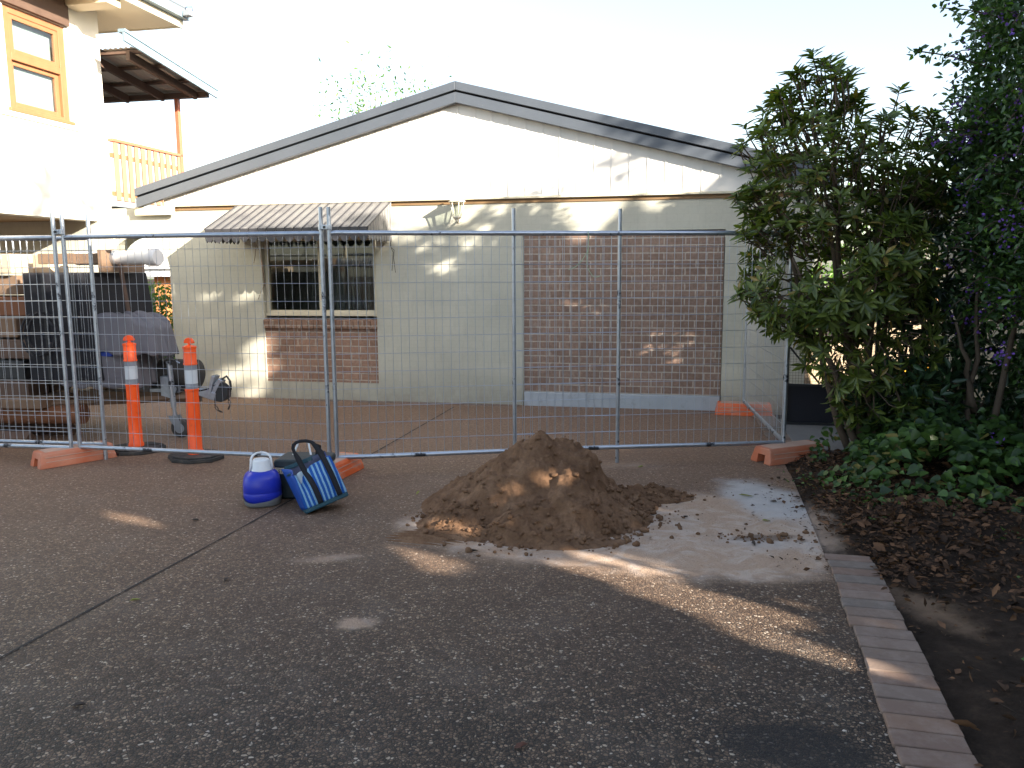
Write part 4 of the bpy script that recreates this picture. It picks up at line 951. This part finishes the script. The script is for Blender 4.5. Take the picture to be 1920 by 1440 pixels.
while cnt < 980:
    p = (rnd.uniform(1.75, 3.6), rnd.uniform(5.9, 7.5), rnd.uniform(.4, 3.35)); c = crown_ok(p)
    if c < 1 and rnd.random() < .25 + .75 * c ** 2:
        if noise.noise(Vector(p) * 2.6 + Vector((9, 0, 0))) < -.14: continue
        tips.append(p); cnt += 1
tips += [(1.98, 6.45, 2.0), (1.93, 6.5, 1.93), (2.0, 6.45, 1.46), (2.05, 6.5, 1.3), (1.99, 6.5, 2.45), (2.0, 6.6, 2.72), (2.1, 6.6, 3.0), (2.35, 6.6, 3.28), (2.42, 6.6, 3.24), (3.05, 6.6, 3.0), (2.2, 6.4, 1.12)]
P, D, N, L = [], [], [], []
core = Vector((2.75, 6.72, 1.7))
tw = MB()
for p in tips:
    p = Vector(p); ax = ((p - core) * .8 + Vector((rnd.gauss(0, .25), rnd.gauss(0, .25), .55 + rnd.gauss(0, .2)))).normalized()
    a = ax.orthogonal().normalized(); b = ax.cross(a); m_ = rnd.randint(7, 11); ph = rnd.uniform(0, 6.3)
    for j in range(m_):
        an = ph + j * 2.4; el = rnd.uniform(.25, 1.15) ; d = (a * math.cos(an) + b * math.sin(an)) * math.cos(el * .6) + ax * math.sin(el) * .8
        P.append(p - ax * rnd.uniform(0, .05)); D.append(d + Vector((0, 0, -.12))); N.append(ax + Vector((rnd.gauss(0, .2), rnd.gauss(0, .2), rnd.gauss(0, .2)))); L.append(rnd.uniform(.08, .14))
    q = p - ax * rnd.uniform(.10, .2); tw.tube([p, (p + q) / 2 + Vector((rnd.gauss(0, .02), 0, 0)), q + (core - q) * .06], [.0035, .005, .007], 4, cap=False)
P, D, N, L = map(lambda a: np.array([tuple(x) if not isinstance(x, float) else x for x in a]), (P, D, N, L))
kk = ~in_gap(P, .6); P, D, N, L = P[kk], D[kk], N[kk], L[kk]
leaves('crown', P, D, N, L, L * .29, M['leaf_rh'], sh, .3, .14, SO, LANCE)
def limb(mb, base, top, r0, r1, sd, n=7, wob=.06):
    b, t = Vector(base), Vector(top)
    pts = [b.lerp(t, i / n) + Vector((noise.noise(Vector((sd, i * .6, 0))), noise.noise(Vector((sd, i * .6, 7))), 0)) * wob * (i > 0) for i in range(n + 1)]
    mb.tube(pts, [r0 + (r1 - r0) * i / n for i in range(n + 1)], 7)
for k, (bx, by, x, y, z) in enumerate([(2.95, 6.75, 2.5, 6.7, 2.5), (3.0, 6.8, 3.0, 6.7, 2.6), (3.05, 6.72, 2.75, 6.5, 1.9), (2.98, 6.7, 2.25, 6.5, 1.7), (3.05, 6.8, 3.2, 6.9, 2.0), (2.9, 6.75, 2.15, 6.8, 2.2), (2.95, 6.7, 2.6, 6.9, 2.9)]):
    limb(tw, (bx, by, 0), (x, y, z), .035, .009, k * 3.1)
tw.build('trunk', M['bark'], sh, SO, smooth=True)

# the small leaved tree with violet flowers at the right edge
du = thing('flowering_tree', 'dark small leaved tree with hanging violet flower sprays at the right edge', 'tree', (3.85, 6.0, 0)); DO = (3.85, 6.0, 0)
P, D, F = [], [], []; tk = MB()
def sprig(p0, p1, sag, n, r=.004, fl=0.0, sp=.05):
    p0, p1 = Vector(p0), Vector(p1); pts = []
    for i in range(n + 1):
        t = i / n; q = p0.lerp(p1, t) + Vector((0, 0, sag * 4 * t * (1 - t))); pts.append(q)
        for j in range(3):
            P.append(q + Vector((rnd.gauss(0, sp), rnd.gauss(0, sp), rnd.gauss(0, sp)))); D.append((p1 - p0).normalized() * .5 + Vector((rnd.gauss(0, .7), rnd.gauss(0, .7), rnd.gauss(0, .6))))
        if rnd.random() < .45 * fl * t:
            for j in range(5): F.append(q + Vector((rnd.gauss(0, .025), rnd.gauss(0, .025), -rnd.random() * .09)))
    tk.tube(pts[::max(1, n // 5)], r, 4, cap=False)
sprig((3.45, 6.0, 3.0), (2.84, 5.95, 3.12), .02, 26, .005, 0, .028)
sprig((3.6, 6.0, 3.3), (3.02, 6.0, 3.42), .03, 12, .004, .5, .03)
sprig((3.5, 6, 2.6), (3.06, 5.95, 2.72), .05, 20, .004, .8); sprig((3.5, 6, 2.5), (3.02, 5.95, 2.55), .06, 20, .004, .9); sprig((3.5, 6, 2.7), (3.12, 5.95, 2.8), .05, 18, .004, .8)
for k in range(300):
    a = rnd.uniform(0, 6.28); zc = rnd.uniform(1.4, 4.6); rr = .52 * math.sqrt(max(.05, 1 - ((zc - 2.9) / 2.2) ** 2)) + .12
    e = Vector((3.85 + rr * math.cos(a) * rnd.uniform(.8, 1.2), 6.0 + rr * math.sin(a), zc - rnd.uniform(-.1, .4)))
    s_ = Vector((3.9 + .2 * math.cos(a), 6 + .2 * math.sin(a), zc - rnd.uniform(0, .3)))
    sprig(s_, e, rnd.uniform(.03, .16), rnd.randint(9, 16), .004, .55)
nf = 34000
q = rng.normal(size=(nf, 3)); q = unit(q) * rng.uniform(.45, 1, (nf, 1)) ** .5
q = q * np.array([.70, .62, 2.3]) + np.array([4.05, 6.1, 2.9]); q = q[q[:, 2] > .4]
lo = np.array([noise.noise(Vector(p) * 2.3) for p in q]); q = q[lo > -.25]
P = np.concatenate([np.array([tuple(x) for x in P]), q]); D = np.concatenate([np.array([tuple(x) for x in D]), rdir(len(q), .2)])
kk = ~in_gap(P, .6) & (P[:, 2] < 4.25 + rng.normal(0, .06, len(P))); P, D = P[kk], D[kk]
L = rng.uniform(.036, .070, len(P))
lime = (rng.random(len(P)) < .10) & (P[:, 1] < 6.1)
leaves('crown', P[~lime], D[~lime], rdir(int((~lime).sum()), .6), L[~lime], L[~lime] * .5, M['leaf_du'], du, .3, .1, DO)
leaves('young_leaves', P[lime], D[lime], rdir(int(lime.sum()), .6), L[lime] * 1.1, L[lime] * .5, M['leaf_lime'], du, .3, .1, DO)
F += [Vector((3.45 + rnd.gauss(0, .05), 5.72 + rnd.gauss(0, .03), zz + rnd.gauss(0, .04))) for zz in (1.84, 1.86, 1.9, 1.02, .98, .95, 1.0, .4) for _ in range(9)]
F = np.array([tuple(x) for x in F]); leaves('flowers', F, rdir(len(F)), rdir(len(F)), rng.uniform(.016, .03, len(F)), rng.uniform(.014, .024, len(F)), M['flower'], du, .2, .1, DO)
for k, (b, t) in enumerate([((3.62, 6.3, 0), (3.55, 6.2, 1.6)), ((3.7, 6.2, 0), (3.9, 6.0, 2.6)), ((3.9, 6.0, 0), (3.8, 6.0, 3.4)), ((3.62, 6.25, .5), (3.4, 6.2, 1.2))]): limb(tk, b, t, .03, .01, 20 + k)
tk.build('trunk', M['bark'], du, DO, smooth=True)

# dark bush between the two
def bush(name, label, c, r, n, Lr, wr, mat, up=.3, z0=.2, hole=-.15, parent_cat='bush', fr=2.2, seed=0):
    t = thing(name, label, parent_cat, (c[0], c[1], 0))
    q = unit(rng.normal(size=(n, 3))) * rng.uniform(.15, 1, (n, 1)) ** .45 * np.array(r) + np.array(c)
    q = q[q[:, 2] > z0]; lo = np.array([noise.noise(Vector(p) * fr + Vector((seed, 0, 0))) for p in q]); q = q[lo > hole]; q = q[~in_gap(q, .6)]
    l = rng.uniform(*Lr, len(q)); d = unit(q - np.array(c)) * .6 + rdir(len(q), up)
    leaves('foliage', q, d, rdir(len(q), .8), l, l * wr, mat, t, .3, .15, (c[0], c[1], 0))
    tb = MB()
    for k in range(5):
        a = k * 1.26; limb(tb, (c[0] + .05 * math.cos(a), c[1] + .05 * math.sin(a), 0), (c[0] + r[0] * .5 * math.cos(a), c[1] + r[1] * .5 * math.sin(a), c[2] + r[2] * .3), .022, .007, seed + k)
    tb.build('stem', M['bark'], t, (c[0], c[1], 0), smooth=True); return t
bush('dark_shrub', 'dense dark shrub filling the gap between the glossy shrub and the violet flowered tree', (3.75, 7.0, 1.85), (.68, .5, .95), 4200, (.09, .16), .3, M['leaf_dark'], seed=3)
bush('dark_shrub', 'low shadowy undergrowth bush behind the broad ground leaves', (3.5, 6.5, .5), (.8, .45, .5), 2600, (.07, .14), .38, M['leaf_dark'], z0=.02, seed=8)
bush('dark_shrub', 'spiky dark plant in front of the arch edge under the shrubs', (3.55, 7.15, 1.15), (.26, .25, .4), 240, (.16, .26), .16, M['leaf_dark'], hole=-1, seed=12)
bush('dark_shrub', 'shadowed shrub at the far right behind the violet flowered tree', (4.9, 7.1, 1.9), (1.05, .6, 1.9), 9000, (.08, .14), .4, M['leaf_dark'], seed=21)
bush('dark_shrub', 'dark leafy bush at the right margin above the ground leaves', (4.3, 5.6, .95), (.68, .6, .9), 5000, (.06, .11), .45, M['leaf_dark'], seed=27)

# garden bed surface, litter and broad leaves
E_ = [Vector(p) for p in EDGE]
def edge_x(y):
    for a, b in zip(EDGE, EDGE[1:]):
        if a[1] <= y <= b[1]: return a[0] + (b[0] - a[0]) * (y - a[1]) / (b[1] - a[1])
    return EDGE[0][0] if y < EDGE[0][1] else EDGE[-1][0]
vs = []; nx, ny = 150, 110
def bed_z(x, y):
    cov = min(1, max(0, (y - 4.2) / .5)) * min(1, max(0, (6.95 - y) / .25)); d = x - edge_x(y) - .11 + cov * (.27 + .10 * noise.noise(Vector((x * 3, y * 3, 2)))); z = -.025 + min(1, max(0, d) / .8) * .06 + .022 * noise.noise(Vector((x * 2.5, y * 2.5, 0))) + .012 * noise.noise(Vector((x * 9, y * 9, 0)))
    return -.06 if d < -.03 else max(-.028, z + cov * .05 * min(1, max(0, d / .2)))
for j in range(ny + 1):
    for i in range(nx + 1):
        x, y = .9 + 6 * (i / nx) ** 1.3, .4 + 7.0 * j / ny; vs.append((x, y, bed_z(x, y)))
mb = MB(); mb.add(vs, [(j * (nx + 1) + i, j * (nx + 1) + i + 1, (j + 1) * (nx + 1) + i + 1, (j + 1) * (nx + 1) + i) for j in range(ny) for i in range(nx)])
o = mb.build('garden_bed', M['soil'], smooth=True); o['kind'] = 'structure'
P, D, L = [], [], []
while len(P) < 8500:
    y = rnd.uniform(2.2, 6.7); x = edge_x(y) + .10 + abs(rnd.gauss(0, 1.0)); den = .07 + .93 * min(1, max(0, (y - 3.4 + .5 * noise.noise(Vector((x, y, 0)))) / 1.0))
    if y > 4.3: x -= .24 * rnd.random() ** .7 * min(1, (y - 4.3) / .5)
    if rnd.random() > den: continue
    P.append((x, y, max(.002, bed_z(x, y)) + rnd.uniform(.002, .03))); D.append((rnd.gauss(0, 1), rnd.gauss(0, 1), rnd.gauss(0, .25))); L.append(min(.085, .018 + rnd.expovariate(1 / .017)))
for _ in range(230):
    y = rnd.uniform(4.15, 6.1); x = edge_x(y) - .12 - min(1.0, rnd.expovariate(1 / .22))
    P.append((x, y, .006 + rnd.uniform(0, .008))); D.append((rnd.gauss(0, 1), rnd.gauss(0, 1), rnd.gauss(0, .08))); L.append(min(.06, .008 + rnd.expovariate(1 / .012)))
nn = rdir(len(P), 1.6); L = np.array(L)
o = leaves('leaf_litter', P, D, nn, L, L * rng.uniform(.3, .6, len(P)), M['litter'], None, .5, -.15); tag(o, 'dry brown fallen leaves covering the garden bed', 'leaf litter', kind='stuff')
P, D, L, N = [], [], [], []
def mound(x, y):
    fx = x - (2.25 + .22 * max(0, 5.3 - y) * 1.6 + (.18 if y > 6 else 0)); fy = y - (4.85 - .02 * (x - 2.4))
    e = min(1, max(0, fx / .75)) * min(1, max(0, fy / .9)); return e
while len(P) < 3300:
    x, y = rnd.uniform(2.15, 4.8), rnd.uniform(4.8, 7.0); e = mound(x, y)
    if e <= .02 or rnd.random() > .35 + e: continue
    if noise.noise(Vector((x * 2.5, y * 2.5, 5))) < -.28: continue
    h = .40 * e ** .8 * (1 + .5 * noise.noise(Vector((x * 2.2, y * 2.2, 0)))); z = h * rnd.uniform(.5, 1.1) + .03
    P.append((x, y, z)); a = rnd.uniform(0, 6.28); D.append((math.cos(a) - .3, math.sin(a) - .5, rnd.gauss(-.25, .3))); N.append((rnd.gauss(-.25, .4), rnd.gauss(-.45, .4), 1)); L.append(rnd.uniform(.05, .125) * (.6 + .4 * e))
L = np.array(L); o = leaves('ground_cover', P, D, N, L, L * rng.uniform(.62, .9, len(L)), M['leaf_iv'], None, .18, .18, (0, 0, 0), ROUND); tag(o, 'broad green leaves spreading over the bed under the shrubs', 'ground cover', kind='stuff')
P, D, L = [], [], []
for cx, cy, n_, r_ in [(2.18, 5.75, 26, .09), (2.32, 5.35, 30, .10), (2.75, 4.75, 40, .12), (3.1, 4.5, 25, .10), (2.45, 4.95, 45, .14), (2.6, 3.75, 14, .05), (2.9, 4.6, 22, .08), (2.2, 6.0, 20, .08), (2.05, 3.0, 8, .03)]:
    for _ in range(n_): P.append((cx + rnd.gauss(0, r_), cy + rnd.gauss(0, r_), rnd.uniform(.03, .09))); D.append((rnd.gauss(0, 1), rnd.gauss(0, 1), .3)); L.append(rnd.uniform(.02, .045))
L = np.array(L); o = leaves('weeds', P, D, rdir(len(P), 2), L, L * .6, M['leaf_iv'], None, .2, .1); tag(o, 'small green weeds sprouting among the fallen leaves', 'weeds', kind='stuff')

# leaves and twigs lying on the drive
fb = None
def drive_leaf(x, y, L, col, label, w=.45, z=.004):
    pts = [(0, 0, 0), (L * .3, w * L * .5, .008), (L * .72, w * L * .32, .012), (L, 0, .004), (L * .7, -w * L * .34, .010), (L * .3, -w * L * .45, .004), (L * .5, 0, 0)]
    m = MB(); m.add(pts, [(0, 1, 6), (1, 2, 6), (2, 3, 6), (3, 4, 6), (4, 5, 6), (5, 0, 6)])
    o = m.build('fallen_leaf', col); s = o.modifiers.new('thickness', 'SOLIDIFY'); s.thickness = .0015
    o.location = (x, y, z); o.rotation_euler = (rnd.uniform(-.1, .1), rnd.uniform(-.15, .05), rnd.uniform(0, 6.28)); tag(o, label, 'leaf', 'leaves fallen on the driveway')
yl = plain('yellow_green_leaf', (.24, .25, .06), .6, .2, 30); bl = plain('dark_brown_leaf', (.035, .024, .018), .7, .3, 30); rl = plain('red_brown_leaf', (.11, .045, .028), .7, .3, 30)
drive_leaf(-1.85, 3.84, .05, yl, 'pale yellow green leaf alone on the dark aggregate near the joint')
drive_leaf(-1.52, 4.12, .06, bl, 'dark curled leaf on the drive between the jug and the joint')
drive_leaf(-2.11, 5.15, .075, bl, 'dark twig like leaf to the left of the blue jug', .25)
drive_leaf(1.72, 5.62, .11, yl, 'long yellow green leaf on the whitish spill beside the bed', .3)
drive_leaf(1.66, 5.05, .06, yl, 'round yellow green leaf on the pale spill', .6)
drive_leaf(1.80, 5.50, .055, bl, 'crumpled dark leaf on the whitish spill', .6)
drive_leaf(1.03, 6.50, .05, yl, 'tiny pale leaf by the foot of the free fence post', .4)
drive_leaf(-1.66, 2.84, .06, bl, 'dark leaf low on the left of the driveway', .4)
drive_leaf(.0, 2.55, .05, rl, 'reddish brown leaf at the bottom of the driveway', .5)
drive_leaf(1.43, 4.66, .10, bl, 'long dark leaf across the muddy patch of the spill', .22)
drive_leaf(1.28, 4.80, .05, rl, 'red brown leaf on the muddy patch of the spill', .6)
drive_leaf(-.20, 4.52, .05, bl, 'dark leaf at the front foot of the sand heap', .5)
drive_leaf(-.70, 5.72, .06, yl, 'green leaf on the drive left of the sand heap', .3)
drive_leaf(1.15, 5.15, .04, bl, 'small dark leaf on the sandy spill right of the heap', .5)

# ------------------------------------------------------------------ beyond the arches
gt = gthing('gate', 'mesh gate with a navy lower sheet and dark braces behind the shrub', 'gate', 3.06, -.86, .02)
m = MB(); m.box(0, 1.7, .012, .018, .0, .415); m.build('lower_sheet', M['navysheet'], gt)
m = MB()
for x in (0, .85, 1.7): m.box(x - .018, x + .018, -.018, .011, 0, 1.5)
m.box(.019, 1.68, -.017, .010, .40, .425); m.box(.019, 1.68, -.017, .010, 1.47, 1.5); m.box(.019, 1.68, -.017, .010, .0, .025); m.build('frame', M['darksteel'], gt)
m = MB()
for a, b in (((.02, 1.15), (.55, .43)), ((.02, .80), (.32, .43)), ((.3, 1.46), (.83, .43)), ((1.68, 1.15), (1.1, .43))): m.tube([(a[0], -.005, a[1]), (b[0], -.005, b[1])], .011, 6)
m.build('brace', M['darksteel'], gt)
m = MB()
for k in range(1, 60): m.tube([(k * 1.7 / 60, .0, .425), (k * 1.7 / 60, .0, 1.47)], .0014, 3, cap=False)
for k in range(1, 37): m.tube([(.0, .003, .425 + k * 1.045 / 37), (1.7, .003, .425 + k * 1.045 / 37)], .0014, 3, cap=False)
m.build('wire_mesh', M['darksteel'], gt)
def hedge(name, label, s0, s1, t0, t1, h, n, mat, Lr=(.05, .10)):
    t = gthing(name, label, 'hedge', (s0 + s1) / 2, (t0 + t1) / 2); n_ = n
    q = np.stack([rng.uniform(s0, s1, n_), rng.uniform(t0, t1, n_), rng.uniform(.05, 1, n_) ** .8 * h], 1)
    q[:, 2] *= 1 + .16 * np.sin(q[:, 0] * 5) * np.sin(q[:, 0] * 2.1 + 1); q[:, :2] += rng.normal(0, .06, (n_, 2))
    q = q[np.array([noise.noise(Vector(p) * 2.5) for p in q]) > -.25]; l = rng.uniform(*Lr, len(q))
    leaves('foliage', q, rdir(len(q), .2), rdir(len(q), .5), l, l * .55, mat, t, .25, .1, ((s0 + s1) / 2, (t0 + t1) / 2, 0))
    m = MB()
    for k in range(6): x = s0 + (s1 - s0) * (k + .5) / 6; limb(m, (x, (t0 + t1) / 2, 0), (x + .1, (t0 + t1) / 2, h * .8), .025, .008, k * 2.2)
    m.build('stem', M['bark'], t, ((s0 + s1) / 2, (t0 + t1) / 2, 0), smooth=True)
hedge('hedge', 'sunlit green hedge seen through the round arch by the trailer', -8.4, -5.9, 3.3, 4.2, 1.42, 6500, M['leaf_hedge'], (.05, .09))
hedge('hedge', 'bright yellow green hedge glimpsed through the garage window', -10.5, -5.0, 11.5, 12.6, 2.6, 5200, M['leaf_hedge'], (.09, .16))
hedge('hedge', 'bright green hedge beyond the mesh gate behind the shrub', 3.9, 9.0, 5.2, 6.2, 2.7, 8000, M['leaf_hedge'], (.06, .11))
bs = gthing('leaning_boards', 'pale tan boards with a yellow edge piled behind the mesh gate', 'boards', 4.6, 2.2)
m = MB(); mx = Matrix.Translation((0, 0, .42)) @ Matrix.Rotation(R(-14), 4, 'Y') @ Matrix.Rotation(R(-20), 4, 'X')
m.box(-.9, .6, -.03, .03, -.30, .30, M=mx); m.box(-.3, 1.3, .10, .15, -.2, .50, M=mx); m.build('board', M['board'], bs, bevel=.01)
m = MB(); m.box(-.9, .62, -.05, -.031, -.33, -.26, M=mx); m.build('yellow_edge', M['yellow'], bs, bevel=.005)
m = MB(); m.tube([(-.55, -.3, .40), (-.15, -.2, .78)], .05, 10); m.tube([(.9, -.1, .3), (1.2, .1, .75)], .06, 10); m.build('log', M['board'], bs)
pf = gthing('paling_fence', 'brown timber paling fence seen through the right arch', 'fence', 6.2, 3.4)
for k in range(22):
    m = MB(); x = -1.2 + k * .11; m.box(x, x + .098, -.01, .008, .0, 1.62 + rnd.uniform(-.02, .02)); m.build('paling', M['paling'], pf)
m = MB(); m.box(-1.2, 1.2, .0085, .05, .4, .47); m.box(-1.2, 1.2, .0085, .05, 1.3, 1.37); m.build('rail', M['paling'], pf)
pk = thing('neighbour_house', 'low orange walled building with white eave beyond the hedge', 'house', (-9.2, 23, 0))
m = MB(); m.box(-.85, 4, 0, 4, 0, 1.52); m.build('wall', M['orangewall'], pk)
m = MB(); m.box(-1.9, 4.3, -.4, 4, 1.525, 1.72); m.build('eave', M['whitep'], pk)
m = MB(); m.prism([(-.5, 1.73), (4.2, 1.73), (2, 2.6)], -1.9, 4.3, 'x'); m.build('roof', M['cladding'], pk)
bt = thing('garden_tree', 'sparse pale green tree top rising behind the garage roof', 'tree', (-2.9, 17, 0))
q = rng.normal(size=(900, 3)) * np.array([.55, .5, .42]) + np.array([-2.75, 17, 4.95])
cl_ = np.array([noise.noise(Vector(p) * 2.4) for p in q]); q = q[cl_ > .0]; q = np.concatenate([q, rng.normal(size=(70, 3)) * np.array([.5, .3, .35]) + np.array([-2.3, 17, 5.0])])
leaves('crown', q, rdir(len(q)), rdir(len(q), .5), rng.uniform(.06, .12, len(q)), .04, M['leaf_hedge'], bt, .2, .1, (-2.9, 17, 0))
m = MB(); limb(m, (-2.9, 17, 0), (-2.8, 17, 4.7), .09, .02, 4)
for k in range(12): limb(m, (-2.85, 17, 3.6), (-2.8 + rnd.gauss(0, .5), 17 + rnd.gauss(0, .3), 5.1 + rnd.gauss(0, .3)), .018, .004, 50 + k)
m.build('trunk', M['bark'], bt, (-2.9, 17, 0), smooth=True)
